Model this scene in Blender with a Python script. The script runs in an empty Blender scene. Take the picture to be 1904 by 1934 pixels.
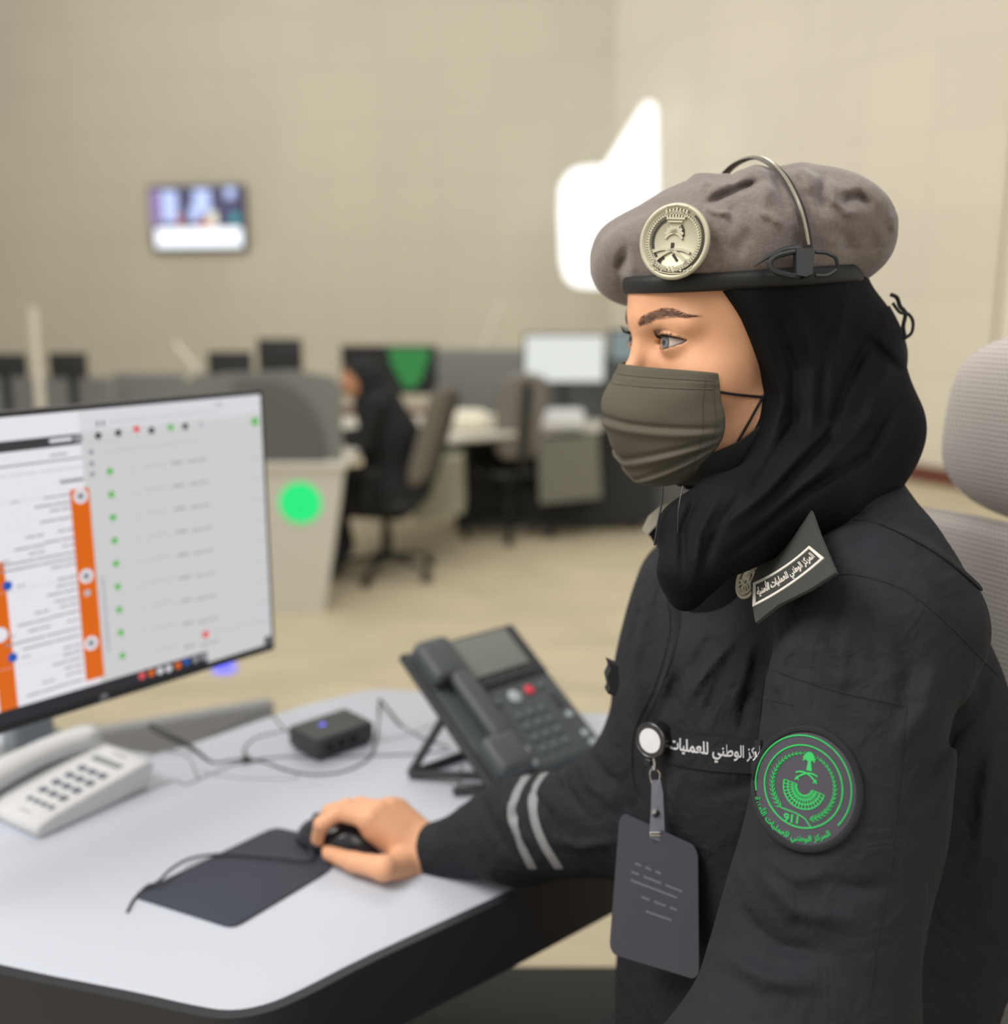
import bpy, math, random
import numpy as np
from mathutils import Vector, Matrix
from mathutils.bvhtree import BVHTree
random.seed(7); rng = np.random.default_rng(7)
PI = math.pi

# ------------------------------------------------------------------ camera, light, exposure
FPX, CX, CY, CAMH = 2000.0, 952.0, 967.0, 1.40
PITCH = math.atan((967 - 545) / FPX)
scn = bpy.context.scene
cd = bpy.data.cameras.new('camera'); cam = bpy.data.objects.new('camera', cd)
scn.collection.objects.link(cam); scn.camera = cam
cam.location = (0, 0, CAMH); cam.rotation_euler = (PI / 2 - PITCH, 0, 0)
cd.sensor_fit = 'HORIZONTAL'; cd.sensor_width = 36.0; cd.lens = 36.0 * FPX / 1904.0
cd.clip_start = 0.02; cd.clip_end = 100
cd.dof.use_dof = True; cd.dof.focus_distance = 0.765; cd.dof.aperture_fstop = 3.1
scn.view_settings.view_transform = 'Standard'; scn.view_settings.look = 'None'
scn.view_settings.gamma = 1; scn.view_settings.use_curve_mapping = False
scn.view_settings.exposure = 0.0
wd = bpy.data.worlds.new('world'); scn.world = wd; wd.use_nodes = True
bg = wd.node_tree.nodes['Background']; bg.inputs[0].default_value = (1.0, 0.95, 0.87, 1); bg.inputs[1].default_value = 0.52

def area(name, loc, target, sx, sy, power, col):
    l = bpy.data.lights.new(name, 'AREA'); l.shape = 'RECTANGLE'; l.size = sx; l.size_y = sy
    l.energy = power; l.color = col
    o = bpy.data.objects.new(name, l); scn.collection.objects.link(o); o.location = loc
    o.rotation_euler = (Vector(target) - Vector(loc)).to_track_quat('-Z', 'Y').to_euler()
    return o
area('unseen_area_light', (-1.6, 0.2, 3.3), (0.1, 0.9, 1.1), 1.6, 1.6, 84, (1.0, 0.95, 0.88))  # unseen key light added from the upper left
area('unseen_area_light', (0.9, -1.2, 3.4), (0.3, 0.9, 1.0), 1.6, 1.6, 22, (1.0, 0.95, 0.88))  # weaker unseen light, added behind the camera
area('unseen_area_light', (-1.0, 4.6, 4.4), (-1.0, 5.2, 0), 3.5, 3.0, 85, (1.0, 0.95, 0.87))  # unseen light added above the hall
area('unseen_area_light', (-3.0, 9.0, 5.4), (-1.5, 13, 1.5), 7.0, 3.0, 195, (1.0, 0.95, 0.86))  # added out of view to brighten the back wall
area('unseen_area_light', (2.6, 4.0, 5.0), (4.6, 9.5, 1.5), 3.0, 3.0, 112, (1.0, 0.96, 0.88))  # added out of view to brighten the right wall

# ------------------------------------------------------------------ view geometry (positions measured as pixel + distance)
cR = np.array([1, 0, 0.]); cF = np.array([0, math.cos(PITCH), -math.sin(PITCH)]); cU = np.array([0, math.sin(PITCH), math.cos(PITCH)])
cC = np.array([0, 0, CAMH])
def W(px, py, d): return cC + d * (cF + (px - CX) / FPX * cR - (py - CY) / FPX * cU)
def rayv(px, py):
    v = cF + (px - CX) / FPX * cR - (py - CY) / FPX * cU
    return v / np.linalg.norm(v)
def onz(px, py, z=0.0):
    v = rayv(px, py); return cC + v * (z - CAMH) / v[2]
def ony(px, py, y):
    v = rayv(px, py); return cC + v * y / v[1]
def onplane(px, py, o, n):
    v = rayv(px, py); return cC + v * (np.dot(np.asarray(o) - cC, n) / np.dot(v, n))
def proj(Pn):
    q = Pn - cC; d = q @ cF; return np.stack([CX + FPX * (q @ cR) / d, CY - FPX * (q @ cU) / d, d], -1)

# ------------------------------------------------------------------ materials
def lin(c):
    return tuple(((x / 255) / 12.92 if x / 255 <= 0.04045 else ((x / 255 + 0.055) / 1.055) ** 2.4) for x in c)
MC = {}
def mat(name, rgb, rough=0.6, metal=0.0, emit=0.0, bump=None, var=None, sheen=0.0, sss=0.0, alpha=1.0, trans=0.0, coat=0.0, srgb=True, spec=0.5, wrinkle=None):
    """bump = (scale, strength, distance) noise ; var = (scale, amount) value mottling"""
    if name in MC: return MC[name]
    m = bpy.data.materials.new(name); m.use_nodes = True; MC[name] = m
    nt = m.node_tree; b = nt.nodes['Principled BSDF']
    c = lin(rgb) if srgb else rgb
    b.inputs['Base Color'].default_value = (*c, 1); b.inputs['Roughness'].default_value = rough
    b.inputs['Metallic'].default_value = metal
    b.inputs['Specular IOR Level'].default_value = spec
    if emit: b.inputs['Emission Color'].default_value = (*c, 1); b.inputs['Emission Strength'].default_value = emit; b.inputs['Base Color'].default_value = (.01, .01, .01, 1)
    if sheen: b.inputs['Sheen Weight'].default_value = sheen; b.inputs['Sheen Roughness'].default_value = 0.5
    if sss:
        b.inputs['Subsurface Weight'].default_value = sss; b.inputs['Subsurface Radius'].default_value = (1.0, 0.35, 0.2); b.inputs['Subsurface Scale'].default_value = 0.006
    if trans: b.inputs['Transmission Weight'].default_value = trans
    if coat: b.inputs['Coat Weight'].default_value = coat; b.inputs['Coat Roughness'].default_value = 0.1
    if alpha < 1: b.inputs['Alpha'].default_value = alpha
    tc = nt.nodes.new('ShaderNodeTexCoord')
    if var:
        n = nt.nodes.new('ShaderNodeTexNoise'); n.inputs['Scale'].default_value = var[0]; n.inputs['Detail'].default_value = 5
        nt.links.new(tc.outputs['Object'], n.inputs['Vector'])
        r = nt.nodes.new('ShaderNodeMapRange'); r.inputs[1].default_value = 0.3; r.inputs[2].default_value = 0.7
        r.inputs[3].default_value = 1 - var[1]; r.inputs[4].default_value = 1 + var[1]
        nt.links.new(n.outputs['Fac'], r.inputs[0])
        x = nt.nodes.new('ShaderNodeVectorMath'); x.operation = 'SCALE'; x.inputs[0].default_value = c
        nt.links.new(r.outputs[0], x.inputs['Scale']); nt.links.new(x.outputs[0], b.inputs['Base Color'])
    if bump:
        n = nt.nodes.new('ShaderNodeTexNoise'); n.inputs['Scale'].default_value = bump[0]; n.inputs['Detail'].default_value = 4
        nt.links.new(tc.outputs['Object'], n.inputs['Vector'])
        bp = nt.nodes.new('ShaderNodeBump'); bp.inputs['Strength'].default_value = bump[1]; bp.inputs['Distance'].default_value = bump[2]
        nt.links.new(n.outputs['Fac'], bp.inputs['Height']); nt.links.new(bp.outputs[0], b.inputs['Normal'])
        if wrinkle:
            n2 = nt.nodes.new('ShaderNodeTexNoise'); n2.inputs['Scale'].default_value = wrinkle[0]; n2.inputs['Detail'].default_value = 3; n2.inputs['Distortion'].default_value = 1.2
            nt.links.new(tc.outputs['Object'], n2.inputs['Vector'])
            b2 = nt.nodes.new('ShaderNodeBump'); b2.inputs['Strength'].default_value = wrinkle[1]; b2.inputs['Distance'].default_value = wrinkle[2]
            nt.links.new(n2.outputs['Fac'], b2.inputs['Height']); nt.links.new(b2.outputs[0], bp.inputs['Normal'])
    return m

# ------------------------------------------------------------------ object helpers
COL = scn.collection
def tag(o, label=None, cat=None, group=None, kind=None):
    if label: o['label'] = label
    if cat: o['category'] = cat
    if group: o['group'] = group
    if kind: o['kind'] = kind
    return o
def empty(name, loc=(0, 0, 0), label=None, cat=None, group=None):
    o = bpy.data.objects.new(name, None); COL.objects.link(o); o.location = loc; o.empty_display_size = 0.05
    return tag(o, label, cat, group)
def setparent(o, p):
    bpy.context.view_layer.update()
    o.parent = p; o.matrix_parent_inverse = p.matrix_world.inverted()
def meshobj(name, V, Fc, m, parent=None, smooth=True, mi=None, ang=None):
    me = bpy.data.meshes.new(name)
    me.from_pydata([tuple(map(float, v)) for v in V], [], [tuple(int(i) for i in f) for f in Fc])
    ms = m if isinstance(m, (list, tuple)) else [m]
    for x in ms: me.materials.append(x)
    if mi is not None: me.polygons.foreach_set('material_index', mi)
    if smooth: me.polygons.foreach_set('use_smooth', [True] * len(me.polygons))
    me.update()
    if smooth and ang: me.set_sharp_from_angle(angle=math.radians(ang))
    o = bpy.data.objects.new(name, me); COL.objects.link(o)
    if parent is not None: setparent(o, parent)
    return o
def rotz(a): c, s = math.cos(a), math.sin(a); return np.array([[c, -s, 0], [s, c, 0], [0, 0, 1.]])
def rotx(a): c, s = math.cos(a), math.sin(a); return np.array([[1, 0, 0], [0, c, -s], [0, s, c]])
def roty(a): c, s = math.cos(a), math.sin(a); return np.array([[c, 0, s], [0, 1, 0], [-s, 0, c]])
class MB:
    def __init__(s): s.V = []; s.F = []; s.M = []; s.n = 0
    def add(s, V, Fc, mi=0):
        V = np.asarray(V, float).reshape(-1, 3); s.V.append(V)
        for f in Fc: s.F.append([i + s.n for i in f]); s.M.append(mi)
        s.n += len(V); return s
    def box(s, c, size, R=None, bev=0.0, mi=0, taper=(1, 1)):
        """rounded box, bevelled along all edges"""
        hx, hy, hz = [x / 2 for x in size]; b = min(bev, hx * .99, hy * .99, hz * .99)
        if b <= 0:
            V = np.array([[x, y, z] for x in (-hx, hx) for y in (-hy, hy) for z in (-hz, hz)])
            Fc = [[0, 1, 3, 2], [4, 6, 7, 5], [0, 4, 5, 1], [2, 3, 7, 6], [0, 2, 6, 4], [1, 5, 7, 3]]
        else:
            def ring(ix, iy, r, z, n=4):
                P_ = []
                for q, (sx, sy) in enumerate(((1, 1), (-1, 1), (-1, -1), (1, -1))):
                    for k in range(n + 1):
                        a = PI / 2 * (q + k / n)
                        P_.append([sx * ix + r * math.cos(a), sy * iy + r * math.sin(a), z])
                return P_
            rows = []
            for k in range(4):
                a = PI / 2 * k / 3; rows.append(ring(hx - b, hy - b, b * math.sin(a) + 1e-5, -hz + b - b * math.cos(a)))
            for k in range(4):
                a = PI / 2 * k / 3; rows.append(ring(hx - b, hy - b, b * math.cos(a) + 1e-5, hz - b + b * math.sin(a)))
            m_ = len(rows[0]); V = np.array(sum(rows, []))
            Fc = [[i * m_ + j, i * m_ + (j + 1) % m_, (i + 1) * m_ + (j + 1) % m_, (i + 1) * m_ + j] for i in range(len(rows) - 1) for j in range(m_)]
            Fc += [list(range(m_))[::-1], [(len(rows) - 1) * m_ + j for j in range(m_)]]
        if taper != (1, 1):
            t = (V[:, 2] + hz) / (2 * hz); V[:, 0] *= 1 + (taper[0] - 1) * t; V[:, 1] *= 1 + (taper[1] - 1) * t
        if R is not None: V = V @ np.asarray(R).T
        return s.add(V + np.asarray(c), Fc, mi)
    def tube(s, pts, r, n=10, mi=0, cap=True, flat=None, nrm=None):
        """tube through pts, r scalar or list; flat=(a,b) elliptical section scale with nrm direction hints"""
        pts = np.asarray(pts, float); m_ = len(pts); r = np.full(m_, r) if np.isscalar(r) else np.asarray(r, float)
        T = np.gradient(pts, axis=0); T /= np.linalg.norm(T, axis=1)[:, None] + 1e-12
        ref = np.array([0, 0, 1.]) if abs(T[0][2]) < .9 else np.array([1., 0, 0])
        u = np.cross(T[0], ref); u /= np.linalg.norm(u); V = []
        for i in range(m_):
            if nrm is not None:
                w = np.asarray(nrm[i], float); u = np.cross(w, T[i])
            u = u - T[i] * (u @ T[i]); u /= np.linalg.norm(u) + 1e-12; w = np.cross(T[i], u)
            fa, fb = flat if flat else (1, 1)
            for k in range(n):
                a = 2 * PI * k / n; V.append(pts[i] + r[i] * (fa * math.cos(a) * u + fb * math.sin(a) * w))
        Fc = [[i * n + j, i * n + (j + 1) % n, (i + 1) * n + (j + 1) % n, (i + 1) * n + j] for i in range(m_ - 1) for j in range(n)]
        if cap: Fc += [list(range(n))[::-1], [(m_ - 1) * n + j for j in range(n)]]
        return s.add(V, Fc, mi)
    def lathe(s, prof, c=(0, 0, 0), R=None, n=32, mi=0, sc=(1, 1)):
        V = []
        for (r, z) in prof:
            for k in range(n): a = 2 * PI * k / n; V.append([r * math.cos(a) * sc[0], r * math.sin(a) * sc[1], z])
        V = np.array(V); m_ = len(prof)
        if R is not None: V = V @ np.asarray(R).T
        Fc = [[i * n + j, i * n + (j + 1) % n, (i + 1) * n + (j + 1) % n, (i + 1) * n + j] for i in range(m_ - 1) for j in range(n)]
        if prof[0][0] > 1e-6: Fc.append(list(range(n))[::-1])
        if prof[-1][0] > 1e-6: Fc.append([(m_ - 1) * n + j for j in range(n)])
        return s.add(V + np.asarray(c), Fc, mi)
    def prism(s, poly, o, u, v, n, t, mi=0):
        """2-D outline poly in the frame (u,v) at o, extruded by t along n"""
        poly = np.asarray(poly, float); o, u, v, n = map(np.asarray, (o, u, v, n)); k = len(poly)
        A = o + poly[:, :1] * u + poly[:, 1:] * v; B = A + n * t
        Fc = [list(range(k))[::-1], [k + i for i in range(k)]] + [[i, (i + 1) % k, k + (i + 1) % k, k + i] for i in range(k)]
        return s.add(np.vstack([A, B]), Fc, mi)
    def build(s, name, m, parent=None, smooth=True, ang=35):
        return meshobj(name, np.vstack(s.V), s.F, m, parent, smooth, s.M, ang)
def roundrect(w, h, r, n=5):
    P_ = []
    for q, (sx, sy) in enumerate(((1, 1), (-1, 1), (-1, -1), (1, -1))):
        for k in range(n + 1):
            a = PI / 2 * (q + k / n); P_.append([sx * (w / 2 - r) + r * math.cos(a), sy * (h / 2 - r) + r * math.sin(a)])
    return P_
def catmull(pts, n=8, closed=False):
    p = np.asarray(pts, float)
    if closed: p = np.vstack([p[-1], p, p[0], p[1]])
    else: p = np.vstack([2 * p[0] - p[1], p, 2 * p[-1] - p[-2]])
    out = []
    for i in range(1, len(p) - 2):
        for t in np.linspace(0, 1, n, endpoint=False):
            a, b, c, d = p[i - 1], p[i], p[i + 1], p[i + 2]
            out.append(.5 * (2 * b + (c - a) * t + (2 * a - 5 * b + 4 * c - d) * t * t + (3 * b - a - 3 * c + d) * t ** 3))
    if not closed: out.append(p[-2])
    return np.array(out)

# ------------------------------------------------------------------ implicit surfaces, meshed with surface nets
def smin(a, b, k): h = np.clip(.5 + .5 * (b - a) / k, 0, 1); return b + (a - b) * h - k * h * (1 - h)
def smax(a, b, k): return -smin(-a, -b, k)
def ell(P_, c, r, R=None):
    q = P_ - np.asarray(c)
    if R is not None: q = q @ np.asarray(R)
    q = q / np.asarray(r, float); k0 = np.linalg.norm(q, axis=1); k1 = np.linalg.norm(q / np.asarray(r, float), axis=1)
    return k0 * (k0 - 1) / (k1 + 1e-9)
def cap(P_, a, b, ra, rb=None):
    rb = ra if rb is None else rb; a = np.asarray(a, float); b = np.asarray(b, float); ab = b - a
    t = np.clip((P_ - a) @ ab / (ab @ ab + 1e-12), 0, 1)
    return np.linalg.norm(P_ - a - t[:, None] * ab, axis=1) - (ra + (rb - ra) * t)
def chain(P_, pts, rs, k):
    d = None
    for i in range(len(pts) - 1):
        e = cap(P_, pts[i], pts[i + 1], rs[i], rs[i + 1]); d = e if d is None else smin(d, e, k)
    return d
def strokes(pp, S):
    """sum of soft ridges (+) and valleys (-) given as polylines; pp = projected points"""
    out = np.zeros(len(pp))
    for pts, w, amp in S:
        pts = np.asarray(pts, float); dm = np.full(len(pp), 1e9); tp = np.ones(len(pp))
        for i in range(len(pts) - 1):
            a, b = pts[i], pts[i + 1]; ab = b - a
            t = np.clip((pp[:, :2] - a) @ ab / (ab @ ab), 0, 1); tt = (i + t) / (len(pts) - 1)
            dd = np.linalg.norm(pp[:, :2] - a - t[:, None] * ab, axis=1) / w
            tp = np.where(dd < dm, np.clip(.25 + 3 * np.minimum(tt, 1 - tt), 0, 1), tp); dm = np.minimum(dm, dd)
        out += amp * np.exp(-dm ** 2) * tp
    return out
def snets(fn, lo, hi, h, B=8, slack=1.25, newton=2):
    lo = np.asarray(lo, float); hi = np.asarray(hi, float)
    nb = np.maximum(1, np.ceil((hi - lo) / (h * B)).astype(int)); N = nb * B
    bc = np.stack(np.meshgrid(*[lo[i] + (np.arange(nb[i]) + .5) * h * B for i in range(3)], indexing='ij'), -1).reshape(-1, 3)
    db = fn(bc); rad = h * B * math.sqrt(3) / 2 * slack + 2 * h
    Fd = np.where(db > 0, 1.0, -1.0).reshape(nb)
    Fd = np.repeat(np.repeat(np.repeat(Fd, B, 0), B, 1), B, 2)
    act = np.argwhere((np.abs(db) < rad).reshape(nb)); off = np.stack(np.meshgrid(*[np.arange(B)] * 3, indexing='ij'), -1).reshape(-1, 3)
    for i in range(0, len(act), 600):
        idx = (act[i:i + 600, None, :] * B + off[None]).reshape(-1, 3)
        Fd[idx[:, 0], idx[:, 1], idx[:, 2]] = fn(lo + (idx + .5) * h)
    S = Fd < 0; c = np.zeros((N[0] - 1, N[1] - 1, N[2] - 1), np.int8)
    for dx in (0, 1):
        for dy in (0, 1):
            for dz in (0, 1): c += S[dx:N[0] - 1 + dx, dy:N[1] - 1 + dy, dz:N[2] - 1 + dz]
    cells = np.argwhere((c > 0) & (c < 8)); vid = -np.ones(c.shape, np.int64); vid[tuple(cells.T)] = np.arange(len(cells))
    acc = np.zeros((len(cells), 3)); cnt = np.zeros(len(cells))
    cor = [(a, b, d) for a in (0, 1) for b in (0, 1) for d in (0, 1)]
    for p in cor:
        for q in cor:
            if sum(abs(p[i] - q[i]) for i in range(3)) == 1 and p < q:
                fa = Fd[tuple((cells + p).T)]; fb = Fd[tuple((cells + q).T)]; m_ = (fa < 0) != (fb < 0)
                t = np.where(m_, fa / (fa - fb + 1e-20), 0)[:, None]
                acc += np.where(m_[:, None], np.array(p) + t * (np.array(q) - np.array(p)), 0); cnt += m_
    V = lo + (cells + acc / cnt[:, None] + .5) * h
    for _ in range(newton):
        f0 = fn(V); e = h * .5
        g = np.stack([(fn(V + e * np.eye(3)[i]) - fn(V - e * np.eye(3)[i])) / (2 * e) for i in range(3)], -1)
        g2 = (g * g).sum(1) + .05
        V = V - np.clip(f0 / g2, -h * .6, h * .6)[:, None] * g
    Fc = []
    for ax in range(3):
        o1, o2 = [(1, 2), (2, 0), (0, 1)][ax]
        sl0 = [slice(0, -1)] * 3; sl1 = [slice(0, -1)] * 3; sl1[ax] = slice(1, None)
        A_ = S[tuple(sl0)]; B_ = np.roll(S, -1, ax)[tuple(sl0)]
        e = np.argwhere(A_ != B_)
        e = e[(e[:, o1] > 0) & (e[:, o2] > 0) & (e[:, ax] < c.shape[ax])]
        d1 = np.zeros(3, int); d1[o1] = 1; d2 = np.zeros(3, int); d2[o2] = 1
        q = np.stack([vid[tuple((e - d1 - d2).T)], vid[tuple((e - d2).T)], vid[tuple(e.T)], vid[tuple((e - d1).T)]], 1)
        fl = A_[tuple(e.T)]; q = np.where(fl[:, None], q, q[:, ::-1]); Fc.append(q[(q >= 0).all(1)])
    return V, np.vstack(Fc)
def bvh_of(*parts):
    V = []; Fc = []; n = 0
    for v, f in parts: V += [tuple(map(float, x)) for x in v]; Fc += [tuple(int(i) + n for i in g) for g in f]; n += len(v)
    return BVHTree.FromPolygons(V, Fc)
def cast(bv, px, py, lift=0.0):
    v = Vector(rayv(px, py)); h = bv.ray_cast(Vector(cC), v)
    if h[0] is None: return None, None
    n = h[1] if h[1].dot(v) < 0 else -h[1]
    return np.array(h[0] + n * lift), np.array(n)
def castline(bv, pts, lift=0.0, step=6):
    """polyline drawn over a built surface; returns points and normals"""
    pts = catmull(pts, 6); out = []; nn = []
    L = np.r_[0, np.cumsum(np.linalg.norm(np.diff(pts, axis=0), axis=1))]
    for s in np.linspace(0, L[-1], max(3, int(L[-1] / step))):
        q = [np.interp(s, L, pts[:, i]) for i in range(2)]; p, n = cast(bv, q[0], q[1], lift)
        if p is not None: out.append(p); nn.append(n)
    return np.array(out), np.array(nn)

# ------------------------------------------------------------------ lettering
AR = {'ا': 'ﺍﺎﺍﺎ', 'أ': 'ﺃﺄﺃﺄ', 'ل': 'ﻝﻞﻟﻠ', 'م': 'ﻡﻢﻣﻤ', 'ر': 'ﺭﺮﺭﺮ', 'ك': 'ﻙﻚﻛﻜ', 'ز': 'ﺯﺰﺯﺰ', 'و': 'ﻭﻮﻭﻮ', 'ط': 'ﻁﻂﻃﻄ',
      'ن': 'ﻥﻦﻧﻨ', 'ي': 'ﻱﻲﻳﻴ', 'ع': 'ﻉﻊﻋﻌ', 'ت': 'ﺕﺖﺗﺘ', 'ة': 'ﺓﺔﺓﺔ'}
NOJ = 'اأروزة'
def arabic(s):
    out = ''
    for i, c in enumerate(s):
        if c not in AR: out = c + out; continue
        p = i > 0 and s[i - 1] in AR and s[i - 1] not in NOJ; n = i < len(s) - 1 and s[i + 1] in AR and c not in NOJ
        out = AR[c][(1 if p else 0) + (2 if n else 0)] + out
    return out
def textmesh(s, size=1.0, bold=0.0):
    cu = bpy.data.curves.new('t', 'FONT'); cu.body = s; cu.size = size; cu.align_x = 'CENTER'; cu.align_y = 'CENTER'; cu.offset = bold
    cu.resolution_u = 3
    o = bpy.data.objects.new('t', cu); COL.objects.link(o); bpy.context.view_layer.update()
    me = bpy.data.meshes.new_from_object(o.evaluated_get(bpy.context.evaluated_depsgraph_get()))
    V = np.array([v.co[:] for v in me.vertices]) if len(me.vertices) else np.zeros((0, 3))
    Fc = [list(p.vertices) for p in me.polygons]
    bpy.data.objects.remove(o); bpy.data.curves.remove(cu); bpy.data.meshes.remove(me)
    return V, Fc
def thicken(V, N, Fc, t):
    """closed slab from a surface patch: top at V+N*t, bottom at V"""
    V = np.asarray(V); N = np.asarray(N); n = len(V); E = {}
    for f in Fc:
        for i in range(len(f)):
            a, b = f[i], f[(i + 1) % len(f)]; E[(a, b)] = E.get((a, b), 0) + 1
    out = [list(f) for f in Fc] + [[i + n for i in f[::-1]] for f in Fc]
    for (a, b) in E:
        if (b, a) not in E: out.append([b, a, a + n, b + n])
    return np.vstack([V + N * t, V - N * .0002]), out
# ================================================================== the officer at the desk
SK = mat('skin', (222, 168, 132), 0.5, sss=0.12, bump=(900, 0.08, 0.0004), var=(60, 0.05), spec=0.35)
UNI = mat('uniform_black', (31, 34, 40), 0.8, bump=(1100, 0.5, 0.0007), var=(40, 0.10), spec=0.3, wrinkle=(26, .55, .010))
UNI2 = mat('uniform_black_seam', (22, 24, 28), 0.9)
SCF = mat('scarf_black', (10, 12, 17), 0.75, bump=(500, 0.15, 0.0005), spec=0.18)
def frame(yaw, pitch, roll, o):
    a, p, r = map(math.radians, (yaw, pitch, roll))
    f = np.array([-math.cos(a) * math.cos(p), -math.sin(a) * math.cos(p), -math.sin(p)]); l = np.array([math.sin(a), -math.cos(a), 0]); u = np.cross(f, l)
    l2 = l * math.cos(r) + u * math.sin(r); return o, np.stack([f, l2, np.cross(f, l2)], 1)
HO, HR = frame(18, 4, 0, W(1386, 629, 0.885))
def toH(P_): return (P_ - HO) @ HR * 1000
def H2W(q): return HO + np.asarray(q, float) / 1000 @ HR.T
def Hpx(q): return proj(H2W(q))
EYE = [(69, 31, 0), (69, -31, 0)]
def head_sdf(q, lids=True):
    y = np.abs(q[:, 1]); m = np.stack([q[:, 0], y, q[:, 2]], 1)
    d = ell(q, (-8, 0, 32), (98, 73, 86))
    d = smin(d, ell(q, (28, 0, -34), (58, 58, 78)), 22)
    d = smin(d, ell(m, (46, 38, -30), (26, 26, 24)), 18)
    d = smin(d, cap(m, (-2, 50, -62), (56, 18, -98), 15, 15), 22)
    d = smin(d, ell(q, (66, 0, -100), (20, 20, 17)), 16)
    d = smin(d, cap(m, (82, 4, 17), (65, 46, 15), 7.5, 6), 14)
    d = smin(d, cap(q, (80, 0, 12), (84, 0, -6), 6.5, 6.0), 9)
    d = smin(d, cap(q, (84, 0, -6), (106, 0, -42), 6, 9), 8)
    d = smin(d, ell(m, (96, 11, -46), (11, 8, 8)), 6)
    d = smax(d, -ell(m, (92, 30, -1), (17, 17, 11)), 9)
    if lids:
        e = np.array(EYE[0], float)
        r = np.linalg.norm(m - e, axis=1)
        d = smin(d, r - 13.6, 5)
        yy = m[:, 1] - 31; zz = m[:, 2] - 0.3 - (yy * 0.07)
        # almond opening
        up = 6.1 * np.clip(1 - (yy / 15.3) ** 2, 0, 1) ** .75; dn = -4.8 * np.clip(1 - (yy / 15.3) ** 2, 0, 1) ** .8
        al = np.maximum(zz - up, dn - zz); al = np.where(np.abs(yy) > 15.3, np.maximum(al, np.abs(yy) - 15.3), al)
        cut = np.maximum(al, 58 - m[:, 0]); cut = np.maximum(cut, r - 22)
        d = smax(d, -cut, 1.2)
        # upper-lid crease
        cz = zz - (9.4 - 0.026 * yy ** 2)
        d = d + 0.9 * np.exp(-(cz / 1.1) ** 2) * np.exp(-(yy / 13) ** 4) * (m[:, 0] > 55)
    return d
NK = np.array([0.222, 0.905, 0.0])     # neck base on the ground plan
BF = np.array([-0.906, -0.423, 0]); BL = np.array([0.423, -0.906, 0]); BR = np.stack([BF, BL, np.array([0, 0, 1.])], 1)
def B2W(f, l, z): return NK + f * BF + l * BL + np.array([0, 0, z])
def toB(P_): return (P_ - NK) @ BR
# ---- arms
sh_n, el_n, wr_n = W(1664, 1180, .765), W(1518, 1930, .715), W(1290, 2150, .66)
sh_f, el_f, wr_f = W(1328, 1120, 1.01), W(1210, 1524, 1.05), W(822, 1606, 1.205)
# ---- hand on the mouse
DZ = 0.76
def hp(px, py, z): return onz(px, py, DZ + z)
wr = W(800, 1606, 1.212)
kn = [hp(698, 1548, .052), hp(715, 1536, .054), hp(737, 1530, .052), hp(752, 1532, .046)]    # index .. little knuckles
fing = []
tip = [[hp(640, 1535, .058), hp(607, 1556, .048), hp(599, 1585, .026)],
       [hp(655, 1524, .060), hp(622, 1533, .050), hp(608, 1557, .028)],
       [hp(680, 1520, .055), hp(650, 1524, .042), hp(635, 1543, .022)],
       [hp(708, 1524, .046), hp(683, 1528, .034), hp(668, 1545, .014)]]
rad = [(10.5, 9.2, 8.4, 7.2), (10.5, 9.2, 8.4, 7.2), (10, 8.8, 8, 6.8), (9.2, 8, 7.2, 6.2)]
thumb = [W(775, 1632, 1.195), hp(725, 1640, .022), hp(668, 1628, .018), hp(622, 1612, .014)]
def hand_sdf(P_):
    d = None
    ps = [wr + (k - kn[1]) * .55 for k in kn]
    for i in range(4):
        e = cap(P_, ps[i], kn[i], .0175, .0135); d = e if d is None else smin(d, e, .012)
    d = smin(d, cap(P_, ps[1] - np.array([0, 0, .008]), (kn[0] + kn[1]) / 2 - np.array([0, 0, .016]), .019, .014), .014)
    for i in range(4):
        pts = [kn[i]] + tip[i]; r = np.array(rad[i]) / 1000
        e = chain(P_, pts, r, .003)
        d = smin(d, e, .0055)
    d = smin(d, chain(P_, thumb, [.0175, .0135, .0108, .0085], .004), .012)
    d = smin(d, cap(P_, wr + (wr_f - wr) * 2.5, wr, .022, .0225), .016)
    for i in range(4):   # knuckle bumps
        d = smin(d, np.linalg.norm(P_ - kn[i] - np.array([0, 0, .003]), axis=1) - .0100, .006)
    return d
def neck_torso(P_):
    d = cap(P_, H2W((-22, 0, -40)), B2W(-.03, 0, 1.10), .052, .05)
    d = smin(d, ell((P_ - B2W(-.02, 0, 0.95)) @ BR, (0, 0, 0), (.075, .13, .19)), .05)
    d = smin(d, ell((P_ - B2W(-.02, 0, 0.68)) @ BR, (0, 0, 0), (.11, .15, .17)), .05)
    d = smin(d, chain(P_, [B2W(-.02, .09, 1.10), sh_n - [0, 0, .01], el_n, wr_n], [.05, .052, .042, .03], .03), .03)
    d = smin(d, chain(P_, [B2W(-.02, -.09, 1.09), sh_f - [0, 0, .03], el_f, wr_f], [.035, .032, .032, .022], .03), .03)
    return d
def head_w(P_): return head_sdf(toH(P_)) / 1000
hc = HO
Vh, Fh = snets(lambda P_: smin(head_w(P_), neck_torso(P_), .02), H2W((10, 0, 10)) - .16, H2W((10, 0, -10)) + .16, .0016, B=8)
Va, Fa = snets(hand_sdf, np.minimum.reduce([*[t[-1] for t in tip], wr, thumb[2]]) - [.03, .04, .03], np.maximum.reduce([wr, kn[3], wr_f]) + [.02, .05, .05], .0016, B=8)
Vt, Ft = snets(lambda P_: np.maximum(neck_torso(P_), P_[:, 2] - H2W((0, 0, -100))[2]), B2W(0, 0, .5) - [.5, .35, 0], B2W(0, 0, 1.3) + [.35, .4, 0], .012, B=8)
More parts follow.
